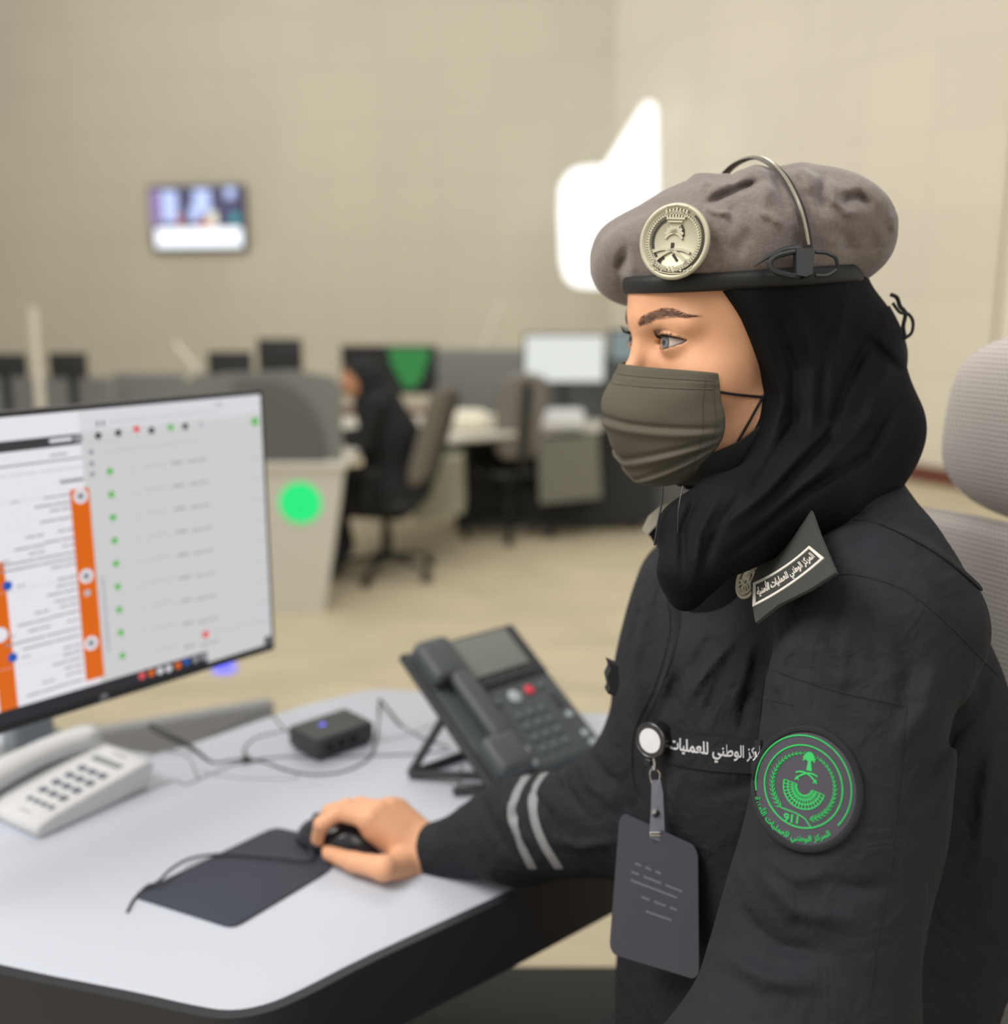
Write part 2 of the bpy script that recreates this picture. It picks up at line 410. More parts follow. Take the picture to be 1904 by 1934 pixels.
bodyV = np.vstack([Vh, Va, Vt]); bodyF = np.vstack([Fh, Fa + len(Vh), Ft + len(Vh) + len(Va)])
person = meshobj('person', bodyV, bodyF, SK)
tag(person, 'woman in black uniform, grey beret and face mask, seated with one hand on a mouse', 'person')
def brow_arch(t): return 15.5 + 8.5 * np.sin(np.minimum(1, t * 1.12) * PI * .62) - 7.5 * np.maximum(0, t - .55)
qh = toH(bodyV); ty = (np.abs(qh[:, 1]) - 10) / 43
hw_ = np.where(ty < .55, 3.9, 3.9 * (1 - (ty - .55) / .45 * .9)); dz_ = np.abs(qh[:, 2] - brow_arch(np.clip(ty, 0, 1))) / np.maximum(hw_, .3)
bt = np.clip(1.25 - dz_ ** 2, 0, 1) * np.clip(ty * 6 + .3, 0, 1) * np.clip((1 - ty) * 5, 0, 1) * (qh[:, 0] > 40) * (np.abs(qh[:, 1]) < 60)
at = person.data.attributes.new('brow', 'FLOAT', 'POINT'); at.data.foreach_set('value', bt.astype(np.float32))
nt = SK.node_tree; an = nt.nodes.new('ShaderNodeAttribute'); an.attribute_name = 'brow'
mx = nt.nodes.new('ShaderNodeMix'); mx.data_type = 'RGBA'; b_ = nt.nodes['Principled BSDF']; src = b_.inputs['Base Color'].links[0].from_socket
ml = nt.nodes.new('ShaderNodeMath'); ml.operation = 'MULTIPLY'; ml.inputs[1].default_value = .86
nt.links.new(an.outputs['Fac'], ml.inputs[0]); nt.links.new(ml.outputs[0], mx.inputs[0]); nt.links.new(src, mx.inputs[6]); mx.inputs[7].default_value = (*lin((92, 66, 56)), 1)
nt.links.new(mx.outputs[2], b_.inputs['Base Color'])
bv_head = bvh_of((Vh, Fh))

# ---- eyes
def eye_mat():
    m = bpy.data.materials.new('eye'); m.use_nodes = True; nt = m.node_tree; b = nt.nodes['Principled BSDF']
    tc = nt.nodes.new('ShaderNodeTexCoord'); sp = nt.nodes.new('ShaderNodeVectorMath'); sp.operation = 'LENGTH'
    mul = nt.nodes.new('ShaderNodeVectorMath'); mul.operation = 'MULTIPLY'; mul.inputs[1].default_value = (0, 1, 1)
    nt.links.new(tc.outputs['Object'], mul.inputs[0]); nt.links.new(mul.outputs[0], sp.inputs[0])
    cr = nt.nodes.new('ShaderNodeValToRGB'); sc = nt.nodes.new('ShaderNodeMath'); sc.operation = 'MULTIPLY'; sc.inputs[1].default_value = 100
    nt.links.new(sp.outputs['Value'], sc.inputs[0]); nt.links.new(sc.outputs[0], cr.inputs[0])
    e = cr.color_ramp.elements; e[0].position = 0; e[0].color = (.004, .004, .004, 1); e[1].position = .21; e[1].color = (.006, .006, .007, 1)
    for p, c in ((.25, (.16, .17, .18)), (.44, (.20, .20, .20)), (.54, (.05, .045, .04)), (.61, (.66, .60, .56)), (1, (.62, .5, .46))):
        x = e.new(p); x.color = (*c, 1)
    nt.links.new(cr.outputs[0], b.inputs['Base Color']); b.inputs['Roughness'].default_value = .08; b.inputs['Coat Weight'].default_value = .6
    return m
EM = eye_mat()
for s in (0, 1):
    mb = MB(); n = 24
    mb.lathe([(max(1e-7, .0124 * math.sin(a)), .0124 * math.cos(a)) for a in np.linspace(PI, 0.0, 22)], R=roty(PI / 2), n=32)
    o = mb.build('eye', EM, ang=180)
    e = H2W(EYE[s]); M_ = np.eye(4); g = frame(18 + 9, 1, 0, HO)[1]
    M_[:3, :3] = g; M_[:3, 3] = e; o.matrix_world = Matrix(M_.tolist()); setparent(o, person)
# ---- eyebrows and lashes
HAIRC = mat('brow_hair', (96, 70, 60), 0.7); LASH = mat('lash', (22, 17, 17), 0.6); WET = mat('lid_rim', (196, 140, 122), 0.3)
def headpt(q, lift=0.0):
    """nearest skin point for a point given in head axes, found from outside along the forward axis"""
    o_ = Vector(H2W((q[0] + 40, q[1], q[2]))); h = bv_head.ray_cast(o_, Vector(-HR[:, 0]))
    p = np.array(h[0]); nn = np.array(h[1]); return p + nn * lift, nn
for s in (1, -1):
    mb = MB()
    for i in range(300):
        t = random.random(); yy = 10 + 43 * t; arch = float(brow_arch(t))
        hw = (3.9 if t < .6 else 3.9 * (1 - (t - .6) / .4 * .85)) * min(1, .55 + t * 3); z = arch + random.uniform(-hw, hw)
        L = 3.8 - 1.2 * t; an = (1.1 if t < .15 else .45 - .7 * t) + random.uniform(-.25, .25)
        a, n1 = headpt((60, s * yy, z), .0001); b_, n2 = headpt((60, s * (yy + L * math.cos(an)), z + L * math.sin(an) * .6), .0005)
        mb.tube([a, (a + b_) / 2 + n1 * .0004, b_], [.00012, .0001, .00003], n=3, nrm=[n1, n1, n2])
    mb.build('eyebrow', HAIRC, person)
    mb = MB(); er = H2W(EYE[0 if s > 0 else 1])
    for i in range(60):
        t = i / 59; yy = -13.5 + 27 * t; up = 6.1 * max(0, 1 - (yy / 15.3) ** 2) ** .75
        root = H2W((0, s * (31 + yy), .2 + yy * .07 + up)); v = root - er; xx = math.sqrt(max(0, 13.4 ** 2 - yy ** 2 - up ** 2)) / 1000
        root = H2W((69 + xx * 1000, s * (31 + yy), .3 + yy * .07 + up)); L = .0085 * (.6 + .4 * math.sin(t * PI)) * random.uniform(.8, 1.1)
        dr = HR[:, 0] * .85 + HR[:, 1] * s * (yy / 15 * .55) + HR[:, 2] * .12
        mid = root + dr * L * .5 - HR[:, 2] * .0006; end = root + dr * L * .85 + HR[:, 2] * L * .55
        mb.tube(catmull([root, mid, end], 3), np.linspace(.00028, .00005, 7), n=3)
    for sgn, lift in ((1, 6.1), (-1, -4.8)):
        row = []
        for t in np.linspace(0, 1, 19):
            yy = -14 + 28 * t; up = lift * max(0, 1 - (yy / 15.3) ** 2) ** .78; xx = math.sqrt(max(1, 13.75 ** 2 - yy ** 2 - up ** 2))
            row.append(H2W((69 + xx, s * (31 + yy), .3 + yy * .07 + up)))
        mb.tube(row, .00055 if sgn > 0 else .00025, n=5)
    mb.build('eyelashes', LASH, person)
# ------------------------------------------------------------------ shirt
def px_near(P_): return proj(P_)
SHIRT_FOLDS = [
    ([(1395, 1200), (1336, 1265), (1298, 1325)], 9, .0045), ([(1420, 1230), (1404, 1282), (1372, 1345)], 9, .004),
    ([(1370, 1260), (1350, 1310), (1330, 1362)], 10, -.004), ([(1330, 1215), (1280, 1290), (1262, 1350)], 12, -.003),
    ([(1290, 1180), (1255, 1290), (1225, 1360)], 10, .003), ([(1425, 1290), (1405, 1340), (1400, 1385)], 8, -.004),
    ([(1240, 1080), (1215, 1180), (1190, 1280)], 12, .0025), ([(1225, 1110), (1195, 1210), (1178, 1300)], 9, -.002),
    ([(1500, 1190), (1470, 1260), (1455, 1320)], 16, .004), ([(1560, 1170), (1545, 1260), (1540, 1350)], 14, -.003),
    ([(1600, 1150), (1590, 1250), (1575, 1340)], 16, .0035), ([(1690, 1180), (1720, 1260), (1700, 1350)], 18, -.003),
    ([(1770, 1250), (1750, 1330), (1690, 1420)], 20, .004), ([(1820, 1300), (1790, 1400), (1740, 1520)], 18, -.005),
    ([(1640, 1010), (1700, 1045), (1770, 1100)], 10, .002),
    ([(1430, 1640), (1500, 1720), (1600, 1740)], 20, .005), ([(1400, 1720), (1470, 1790), (1560, 1800)], 18, -.005),
    ([(1360, 1800), (1450, 1850), (1540, 1860)], 20, .005),
    ([(1340, 1185), (1300, 1250), (1285, 1320)], 8, .0028), ([(1425, 1210), (1380, 1290), (1345, 1370)], 7, .003), ([(1440, 1470), (1390, 1490), (1330, 1500)], 14, -.002),
 ([(1262, 1600), (1270, 1500), (1290, 1460)], 12, .002),
    ([(1620, 1130), (1650, 1200), (1660, 1290)], 12, -.002), ([(1860, 1260), (1850, 1330), (1800, 1400)], 14, -.003), ([(1880, 1400), (1860, 1500), (1850, 1620)], 16, .004),
    ([(1560, 1660), (1620, 1680), (1680, 1670)], 16, -.003), ([(1450, 1620), (1500, 1660), (1570, 1650)], 12, .003), ([(1580, 900), (1610, 940), (1620, 980)], 12, -.002), ([(1700, 930), (1720, 970), (1770, 1010)], 14, .002),
    # far sleeve
    ([(1060, 1445), (1072, 1490), (1110, 1540)], 10, -.005), ([(1090, 1430), (1110, 1480), (1160, 1520)], 9, .005),
    ([(1120, 1425), (1140, 1460), (1170, 1480)], 9, -.004), ([(950, 1500), (965, 1550), (1000, 1600)], 10, .004),
    ([(905, 1500), (935, 1560), (970, 1620)], 9, -.004), ([(870, 1530), (890, 1570), (900, 1610)], 12, .002),
    ([(1040, 1580), (1090, 1600), (1160, 1590)], 10, .004), ([(1000, 1490), (1040, 1540), (1060, 1600)], 9, -.003),
    ([(1170, 1480), (1200, 1560), (1260, 1600)], 20, -.004), ([(1180, 1640), (1220, 1700), (1300, 1760)], 22, .004)]
SHIRT_FOLDS = [(a_, w_ * .95, m_ * 1.35) for a_, w_, m_ in SHIRT_FOLDS]
def shirt_sdf(P_):
    q = toB(P_)
    d = ell(q, (-.005, .02, .97), (.110, .135, .20))
    d = smin(d, ell(q, (-.005, .015, .70), (.115, .155, .27)), .05)
    d = smin(d, ell(np.stack([q[:, 0], np.abs(q[:, 1]), q[:, 2]], 1), (.045, .056, 1.03), (.048, .066, .10)), .035)
    d = smin(d, chain(P_, [B2W(-.048, .045, 1.207), B2W(-.01, .11, 1.16), sh_n + [0, 0, -.005]], [.060, .066, .064], .03), .05)
    d = smin(d, chain(P_, [B2W(-.03, -.04, 1.175), B2W(.0, -.10, 1.115), sh_f + [0, 0, -.01]], [.045, .045, .048], .03), .04)
    d = smin(d, ell(q, (-.06, .02, 1.10), (.07, .155, .13)), .05)
    d = smin(d, ell(q, (-.105, .05, .90), (.085, .165, .25)), .06)
    arm = chain(P_, [sh_n, el_n, wr_n], [.067, .066, .048], .03)
    d = smin(d, arm, .018)
    c0 = wr_f + (wr - wr_f) * .22
    arm2 = chain(P_, [sh_f, el_f], [.050, .061], .02)
    fore = chain(P_, [el_f, el_f + (c0 - el_f) * .55, c0], [.061, .052, .0305], .02)
    u = (c0 - el_f) / np.linalg.norm(c0 - el_f); s_ = (P_ - c0) @ u
    rr = np.linalg.norm(P_ - c0 - s_[:, None] * u, axis=1)
    fore = smax(fore, s_ - .002, .003)                                   # flat cuff end
    d = smin(d, smin(arm2, fore, .03), .02)
    pp = proj(P_)
    k = np.clip((.11 - np.abs(d)) / .05, 0, 1)
    x, y, z = P_.T
    wob = .0016 * np.sin(38 * x + 21 * z + 3 * np.sin(19 * y)) + .0012 * np.sin(63 * z - 41 * y + 2 * np.sin(27 * x))
    return d - k * (strokes(pp, SHIRT_FOLDS) + wob)
Vs, Fs = snets(shirt_sdf, B2W(0, 0, .5) - [.50, .38, 0.0], B2W(0, 0, 1.32) + [.34, .34, 0], .0036, B=8, slack=1.5)
shirt = meshobj('shirt', Vs, Fs, UNI, person)
bv_shirt = bvh_of((Vs, Fs))

# ------------------------------------------------------------------ headscarf
edge_px = [(1352, 528), (1366, 552), (1398, 600), (1430, 680), (1453, 740), (1450, 790), (1422, 838), (1385, 880)]
ez = []; ef = []
for p in edge_px:
    c_, n_ = cast(bv_head, *p, 0)
    if c_ is not None:
        q = toH(c_[None])[0]; ez.append(q[2]); ef.append(q[0])
o_ = np.argsort(ez); ez = np.array(ez)[o_]; ef = np.array(ef)[o_]
SC_FOLDS = [
    ([(1420, 560), (1455, 680), (1480, 760), (1440, 870)], 10, .003), ([(1450, 560), (1500, 700), (1500, 800), (1420, 930)], 9, -.004),
    ([(1490, 550), (1540, 690), (1530, 820), (1400, 980)], 12, .004), ([(1660, 600), (1600, 720), (1560, 830), (1440, 960)], 11, -.005),
    ([(1600, 560), (1570, 700), (1570, 800), (1450, 930), (1340, 1010)], 9, .004), ([(1690, 660), (1640, 790), (1560, 880), (1420, 1010)], 12, .005),
    ([(1700, 760), (1640, 860), (1520, 930), (1380, 1050)], 9, -.005), ([(1320, 930), (1290, 1000), (1290, 1090)], 8, -.004),
    ([(1360, 930), (1320, 1010), (1310, 1100)], 9, .004), ([(1400, 930), (1350, 1010), (1330, 1070)], 8, -.003), ([(1640, 640), (1700, 700)], 9, -.004)]
def scarf_sdf(P_):
    q = toH(P_); z = q[:, 2]
    hd = head_sdf(q, False)
    cran = ell(q, (-14, 0, 22), (100, 80, 88)); shell = np.minimum(hd - 8, cran) 
    shell = smin(shell, ell(np.stack([q[:, 0], np.abs(q[:, 1]), z], 1), (-14, 50, -45), (54, 30, 56)), 20)
    fe = np.interp(z, ez, ef, left=ef[0] + 0, right=ef[-1]); fe = np.where(z < ez[0], ef[0] + (ez[0] - z) * 1.6, fe)
    shell = smax(shell, q[:, 0] - fe, 5) / 1000
    d = smin(shell, ell(P_, W(1578, 668, .925), (.054, .07, .058)), .03)
    d = smin(d, ell(P_, W(1628, 810, .90), (.049, .065, .052)), .03)
    d = smin(d, chain(P_, [W(1525, 800, .875), W(1510, 980, .875)], [.052, .058], .03), .03)
    d = smin(d, chain(P_, [W(1610, 870, .87), W(1508, 930, .82), W(1392, 985, .80), W(1328, 1060, .785)], [.042, .038, .031, .020], .025), .02)
    d = smin(d, chain(P_, [W(1365, 965, .84), W(1308, 1005, .812), W(1296, 1085, .785), W(1294, 1128, .785)], [.030, .023, .017, .009], .02), .015)
    d = smin(d, cap(P_, B2W(.0, .01, 1.22), B2W(.01, .0, 1.14), .058, .058), .02)
    k = np.clip((.03 - np.abs(d)) / .02, 0, 1)
    return d - k * strokes(proj(P_), SC_FOLDS)
Vc, Fc_ = snets(scarf_sdf, W(1480, 830, .87) - [.17, .15, .17], W(1480, 830, .87) + [.17, .16, .20], .0022, B=8, slack=1.4)
scarf = meshobj('headscarf', Vc, Fc_, SCF, person)

# ------------------------------------------------------------------ beret
WOOL = mat('beret_wool', (120, 111, 108), 0.95, bump=(700, 0.5, 0.0008), var=(260, 0.14), sheen=0.35, spec=0.15)
BER_F = [
    ([(1440, 342), (1400, 356), (1365, 370), (1330, 390)], 8, -.0058), ([(1430, 322), (1385, 342), (1335, 366)], 12, .0035), ([(1326, 384), (1348, 400), (1385, 405)], 6, .0030),
    ([(1388, 385), (1380, 412), (1384, 440)], 9, -.0028), ([(1300, 326), (1325, 334), (1345, 350)], 18, .004), ([(1418, 306), (1432, 326), (1448, 360), (1440, 400)], 13, .0042),
    ([(1376, 326), (1392, 345)], 10, -.003), ([(1458, 322), (1470, 350), (1478, 380), (1492, 410)], 10, -.0045), ([(1430, 398), (1456, 410), (1480, 428)], 9, .0038),
    ([(1420, 430), (1400, 460), (1392, 490)], 13, -.002), ([(1505, 308), (1522, 335), (1530, 370)], 17, .0050), ([(1500, 330), (1522, 380), (1536, 440)], 7, -.0028),
    ([(1556, 336), (1548, 370), (1556, 400)], 9, -.0045), ([(1570, 345), (1575, 378), (1600, 402), (1628, 404)], 9, .0040), ([(1648, 392), (1622, 370), (1598, 376), (1592, 392)], 9, -.0050),
    ([(1590, 340), (1640, 362), (1680, 408)], 20, .0045), ([(1560, 466), (1620, 470), (1690, 466)], 5, -.0016), ([(1560, 430), (1590, 445), (1610, 480)], 14, -.0022),
    ([(1183, 470), (1170, 505), (1176, 560)], 8, -.006), ([(1196, 500), (1190, 540)], 8, .003), ([(1340, 440), (1352, 480), (1360, 515)], 12, -.0018), ([(1640, 430), (1655, 480), (1650, 520)], 14, -.0026), ([(1684, 400), (1690, 440)], 8, .003)]
def beret_sdf(P_):
    q = toH(P_)
    d = ell(q, (-21, -14, 79), (122, 100, 38))
    d = smin(d, ell(q, (-24, -8, 90), (92, 82, 38)), 22)
    d = smin(d, ell(q, (-58, 2, 92), (66, 70, 34)), 20)
    d = smin(d, ell(q, (52, -62, 60), (46, 44, 36)), 24)
    d = smin(d, ell(q, (-88, 0, 66), (44, 68, 38)), 20)
    d = smin(d, ell(q, (-9, 0, 60), (101, 84, 36)), 12)
    lim = 41.0 - 13 * np.clip((-q[:, 0] - 72) / 32, 0, 1) + np.where(q[:, 1] < -20, (q[:, 1] + 20) * .75, 0) + .0012 * q[:, 0] ** 2 * 0
    lim = np.maximum(lim, 18)
    d = smax(d, lim - q[:, 2], 7)
    x, y, z = q.T
    wob = .9 * np.sin(.085 * x + .06 * y + 1.5 * np.sin(.05 * z)) + .7 * np.sin(.13 * x - .11 * z + .09 * y)
    k = np.clip((z - 52) / 16, .15, 1)
    return (d - k * (strokes(proj(P_), BER_F) * 1000 + wob)) / 1000
Vb, Fb = snets(beret_sdf, H2W((-10, -10, 90)) - .19, H2W((-10, -10, 90)) + .19, .0022, B=8, slack=1.5)
beret = meshobj('beret', Vb, Fb, WOOL, person)
bv_beret = bvh_of((Vb, Fb), (Vc, Fc_), (Vh, Fh))
BANDM = mat('beret_band_leather', (24, 26, 28), 0.55, bump=(300, 0.2, 0.0004))
mb = MB(); rows = []; n = 96
for k in range(n):
    a = 2 * PI * k / n; f = math.cos(a); l = math.sin(a)
    zb = 37.5 + 1.0 * f - 12.0 * max(0, (-f - .62) / .38) ** 1.3 - (0 if l > 0 else 8 * l * l)
    sec = []
    rf, rl = (99, 82)
    for (dr, dz) in ((-3, 0), (1.2, .6), (2.6, 4), (2.8, 9), (1.4, 13.4), (-3, 14)):
        sec.append(H2W((-9 + (rf + dr) * f, (rl + dr) * l, zb + dz)))
    rows.append(sec)
V = np.array(rows).reshape(-1, 3); m_ = 6
mb.add(V, [[i * m_ + j, ((i + 1) % n) * m_ + j, ((i + 1) % n) * m_ + (j + 1) % m_, i * m_ + (j + 1) % m_] for i in range(n) for j in range(m_)])
mb.build('hat_band', BANDM, beret, ang=180)
# drawstring loops behind the head
mb = MB()
for pts, r in (([(1672, 556), (1684, 562), (1690, 578), (1700, 592), (1696, 618), (1700, 640)], .0016), ([(1676, 572), (1690, 590), (1704, 592), (1714, 606), (1712, 628), (1698, 640)], .0013),
               ([(1668, 578), (1680, 600), (1690, 622), (1694, 645)], .0012)):
    mb.tube(catmull([W(p[0] + 10, p[1], .89) for p in pts], 8), r * 1.15, n=6)
mb.tube(catmull([W(1698, 628, .90), W(1706, 665, .895), W(1700, 700, .885), W(1672, 706, .868)], 8), .0045, n=8, flat=(1, .3))
mb.build('drawstring', BANDM, beret)

# ------------------------------------------------------------------ face mask
MSK = mat('mask_fabric', (92, 88, 79), 0.9, bump=(900, 0.35, 0.0004), var=(30, 0.04), spec=0.2)
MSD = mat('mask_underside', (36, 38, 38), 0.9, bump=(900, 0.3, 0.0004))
# rows: centre (f,z), side (f,l,z), sharpness
rowsM = [((98, -17), (52, 66.0, -24), 1.35), ((107, -30), (51, 67, -35), 1.3), ((115, -42), (50, 67, -46), 1.25), ((118, -52), (48, 67, -55), 1.2),
         ((116, -64), (47, 66.5, -62), 1.15), ((113, -77), (47, 65, -71), 1.1), ((108, -90), (49, 62, -79), 1.05), ((101, -102), (53, 58, -86), 1.0), ((96, -112), (58, 52, -96), 1.0), ((84, -119), (60, 44, -106), 1.0)]
rc = catmull([[a[0], a[1], b[0], b[1], b[2], s] for a, b, s in rowsM], 7)
nt_ = 61; V = []
for i, (f0, z0, f1, l1, z1, sh) in enumerate(rc):
    v = i / (len(rc) - 1)
    for t in np.linspace(-1, 1, nt_):
        a = abs(t) * PI / 2
        l = l1 * math.copysign(math.sin(a) ** .95, t); c = math.cos(a) ** sh
        f = f1 + (f0 - f1) * c; z = z1 + (z0 - z1) * (1 - abs(t) ** 1.6)
        # pleats: overlapping steps, plus puckers near the side edge
        pl = 0
        for (v0, sl) in ((.46, .10), (.68, -.12), (.84, -.20)):
            x = (v - v0 - sl * (abs(t) - .4)) * 22; pl += 3.0 * math.exp(-(x - .55) ** 2 * 1.3) - 2.8 * math.exp(-(x + .35) ** 2 * 4.0)
        pl *= math.sin(min(1, (1 - abs(t)) * 2.6) * PI / 2)
        pl += .5 * math.sin(v * 60 + 3) * max(0, abs(t) - .75) + 1.0 * math.sin(9 * t + 14 * v) * .5
        pl += 1.6 * math.exp(-(t / .07) ** 2) - 2.0 * math.exp(-((abs(t) - .42) / .2) ** 2 - ((v - .28) / .12) ** 2)
        for vv in (.055, .115): pl -= .7 * math.exp(-((v - vv) / .012) ** 2)
        nrm = np.array([math.cos(a * .9), math.copysign(math.sin(a * .9), t), 0]); 
        V.append(H2W(np.array([f, l, z]) + nrm * pl))
V = np.array(V); nr = len(rc)
Fm = [[i * nt_ + j, (i + 1) * nt_ + j, (i + 1) * nt_ + j + 1, i * nt_ + j + 1] for i in range(nr - 1) for j in range(nt_ - 1)]
# slab: inner face set back
ctr = H2W((20, 0, -60)); Nn = V - ctr; Nn /= np.linalg.norm(Nn, axis=1)[:, None]
Vi = V - Nn * .0016
n0 = len(V); Fm2 = [f[::-1] for f in Fm]; Fall = Fm2 + [[i + n0 for i in f[::-1]] for f in Fm2]
bd = [i for i in range(nt_)] + [r * nt_ + nt_ - 1 for r in range(1, nr)] + [(nr - 1) * nt_ + j for j in range(nt_ - 2, -1, -1)] + [r * nt_ for r in range(nr - 2, 0, -1)]
for i in range(len(bd)): a, b = bd[i], bd[(i + 1) % len(bd)]; Fall.append([b, a, a + n0, b + n0])
mask = meshobj('face_mask', np.vstack([V, Vi]), Fall, MSK, person)
bv_mask = bvh_of((V, Fm))
# dark lower panel along the jaw
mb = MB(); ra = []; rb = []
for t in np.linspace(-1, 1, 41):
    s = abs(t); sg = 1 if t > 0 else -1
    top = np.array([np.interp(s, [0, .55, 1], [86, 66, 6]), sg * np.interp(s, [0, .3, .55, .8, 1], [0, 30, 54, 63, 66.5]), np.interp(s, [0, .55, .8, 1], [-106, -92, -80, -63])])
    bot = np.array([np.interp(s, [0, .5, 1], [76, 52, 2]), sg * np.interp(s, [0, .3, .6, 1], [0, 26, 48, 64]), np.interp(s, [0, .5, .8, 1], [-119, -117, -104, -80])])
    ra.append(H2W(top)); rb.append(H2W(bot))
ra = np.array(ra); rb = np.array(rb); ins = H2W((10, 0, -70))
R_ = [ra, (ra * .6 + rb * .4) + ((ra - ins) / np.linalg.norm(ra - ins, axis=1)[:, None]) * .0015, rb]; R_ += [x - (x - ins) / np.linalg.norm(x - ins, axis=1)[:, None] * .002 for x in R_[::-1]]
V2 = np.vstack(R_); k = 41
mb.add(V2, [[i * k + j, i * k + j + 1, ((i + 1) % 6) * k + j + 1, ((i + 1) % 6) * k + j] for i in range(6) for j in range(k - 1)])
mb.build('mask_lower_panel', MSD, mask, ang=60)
ELAS = mat('elastic_black', (18, 17, 18), 0.8)
def on_face(px, py, lift=.0012): return cast(bv_head, px, py, lift)[0]
mb = MB()
mb.tube(catmull([on_face(1338, 734, .003), on_face(1380, 743), on_face(1420, 748), on_face(1462, 752)], 6), .0012, n=6)
mb.tube(catmull([on_face(1388, 838, .003), on_face(1400, 820, .002), on_face(1418, 790), on_face(1436, 758), on_face(1449, 740), on_face(1466, 744)], 6), .0012, n=6)
mb.build('ear_loop', ELAS, mask)
# stitched seams of the mask
mb = MB()
for v0 in (4, 8):
    L_ = V.reshape(nr, nt_, 3)[v0, 3:-3] + Nn.reshape(nr, nt_, 3)[v0, 3:-3] * .0003
    mb.tube(L_, .00035, n=4)
for j in (3, 6, nt_ - 7, nt_ - 4):
    L_ = V.reshape(nr, nt_, 3)[3:-3, j] + Nn.reshape(nr, nt_, 3)[3:-3, j] * .0003; mb.tube(L_, .0003, n=4)
mb.build('mask_stitching', mat('mask_stitch', (84, 80, 70), .9), mask)
# ------------------------------------------------------------------ trousers
def trous(P_):
    d = chain(P_, [B2W(.02, .08, .55), B2W(.42, .11, .56), B2W(.46, .12, .12)], [.095, .07, .055], .03)
    d2 = chain(P_, [B2W(.02, -.08, .55), B2W(.42, -.10, .56), B2W(.46, -.11, .12)], [.095, .07, .055], .03)
    d = smin(smin(d, d2, .03), ell(toB(P_), (0, 0, .56), (.13, .18, .12)), .04)
    return d
Vq, Fq = snets(trous, B2W(.2, 0, 0) - [.45, .4, 0], B2W(.2, 0, .72) + [.45, .4, 0], .012, B=8)
meshobj('trousers', Vq, Fq, mat('trousers_black', (26, 28, 33), .9, bump=(500, .2, .001)), person)
mb = MB()
for s in (.115, -.11):
    c = B2W(.50, s, 0); mb.box(c + [0, 0, .045], (.27, .095, .09), R=BR, bev=.035)
mb.build('boots', mat('boot_black', (18, 18, 19), .4), person)
# ------------------------------------------------------------------ shirt details
bv_sc = bvh_of((Vs, Fs), (Vc, Fc_))
def seam(pts, r=.0007, lift=.0002, step=7):
    L_, N_ = castline(bv_shirt, pts, lift, step); return L_, N_, r
SEAMS = [[(1538, 992), (1580, 984), (1640, 984), (1700, 1004), (1770, 1040), (1840, 1098), (1890, 1150)],
         [(1572, 1086), (1620, 1086), (1700, 1110), (1770, 1160), (1840, 1228), (1884, 1275)],
         [(1452, 1262), (1500, 1280), (1600, 1310), (1712, 1334)], [(1442, 1318), (1500, 1332)], [(1712, 1334), (1706, 1370), (1702, 1402)],
         [(1712, 1338), (1698, 1480), (1680, 1640), (1656, 1780), (1640, 1900)],
         [(1452, 1262), (1440, 1310), (1434, 1380)]]
mb = MB()
for s in SEAMS:
    L_, N_, r = seam(s)
    if len(L_) > 2: mb.tube(L_, r, n=5, flat=(1, .6), nrm=N_)
mb.build('shirt_seams', UNI2, shirt)
# overlapping front placket
mb = MB()
L_, N_ = castline(bv_shirt, [(1244, 1040), (1252, 1100), (1264, 1170), (1258, 1225), (1236, 1298), (1204, 1366), (1194, 1410), (1200, 1490), (1228, 1545), (1240, 1600)], .0006, 7)
mb.tube(L_, .0022, n=7, flat=(1, .45), nrm=N_); mb.build('placket', UNI, shirt)
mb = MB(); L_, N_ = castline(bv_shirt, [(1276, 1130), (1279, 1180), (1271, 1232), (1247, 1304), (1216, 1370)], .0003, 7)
mb.tube(L_, np.interp(np.linspace(0, 1, len(L_)), [0, .3, 1], [.0048, .0042, .0008]), n=7, flat=(1, .35), nrm=N_); mb.build('placket_gap_shade', mat('gap_shade_black', (8, 9, 11), .9), shirt)  # black tube on the cloth paints the shade inside the placket opening
# yoke flap edge on the shoulder
mb = MB(); L_, N_ = castline(bv_shirt, [(1660, 990), (1710, 1012), (1780, 1052), (1850, 1112), (1896, 1165)], .001, 7)
mb.tube(L_, np.interp(np.linspace(0, 1, len(L_)), [0, .5, 1], [.0006, .003, .0035]), n=7, flat=(1, .4), nrm=N_); mb.build('yoke_flap', UNI, shirt)

COLLAR = mat('collar_cloth', (66, 68, 67), 0.85, bump=(1200, .3, .0005), spec=.2)
def planefit(pts):
    c = pts.mean(0); u, s_, vt = np.linalg.svd(pts - c); n = vt[2]
    return c, (n if n @ (cC - c) > 0 else -n)
def leaf(name, poly, m, parent, lift, th, bv, at=None):
    """flat stitched leaf lying on the cloth along its own plane"""
    pts = np.array([cast(bv, *p)[0] for p in (at or poly) if cast(bv, *p)[0] is not None]); c, n = planefit(pts)
    c = c + n * lift; V = np.array([onplane(*p, c, n) for p in poly]); k = len(V)
    A = V; B = V - n * th
    F_ = [list(range(k)), [k + i for i in range(k)][::-1]] + [[(i + 1) % k, i, k + i, k + (i + 1) % k] for i in range(k)]
    o = meshobj(name, np.vstack([A, B]), F_, m, parent, smooth=False); return o, c, n
collar, cc, cn = leaf('collar', [(1531, 961), (1548, 1010), (1578, 1081), (1530, 1112), (1470, 1142), (1427, 1176), (1420, 1140), (1418, 1100), (1436, 1058), (1480, 1012)], COLLAR, shirt, .019, .0022, bv_shirt, [(1540, 1020), (1570, 1085), (1500, 1120), (1430, 1170), (1450, 1110)])
WHT = mat('white_thread', (226, 222, 214), 0.8); SILV = mat('badge_silver', (190, 187, 166), 0.5, metal=0.35); DARKR = mat('badge_recess', (44, 42, 36), 0.6)
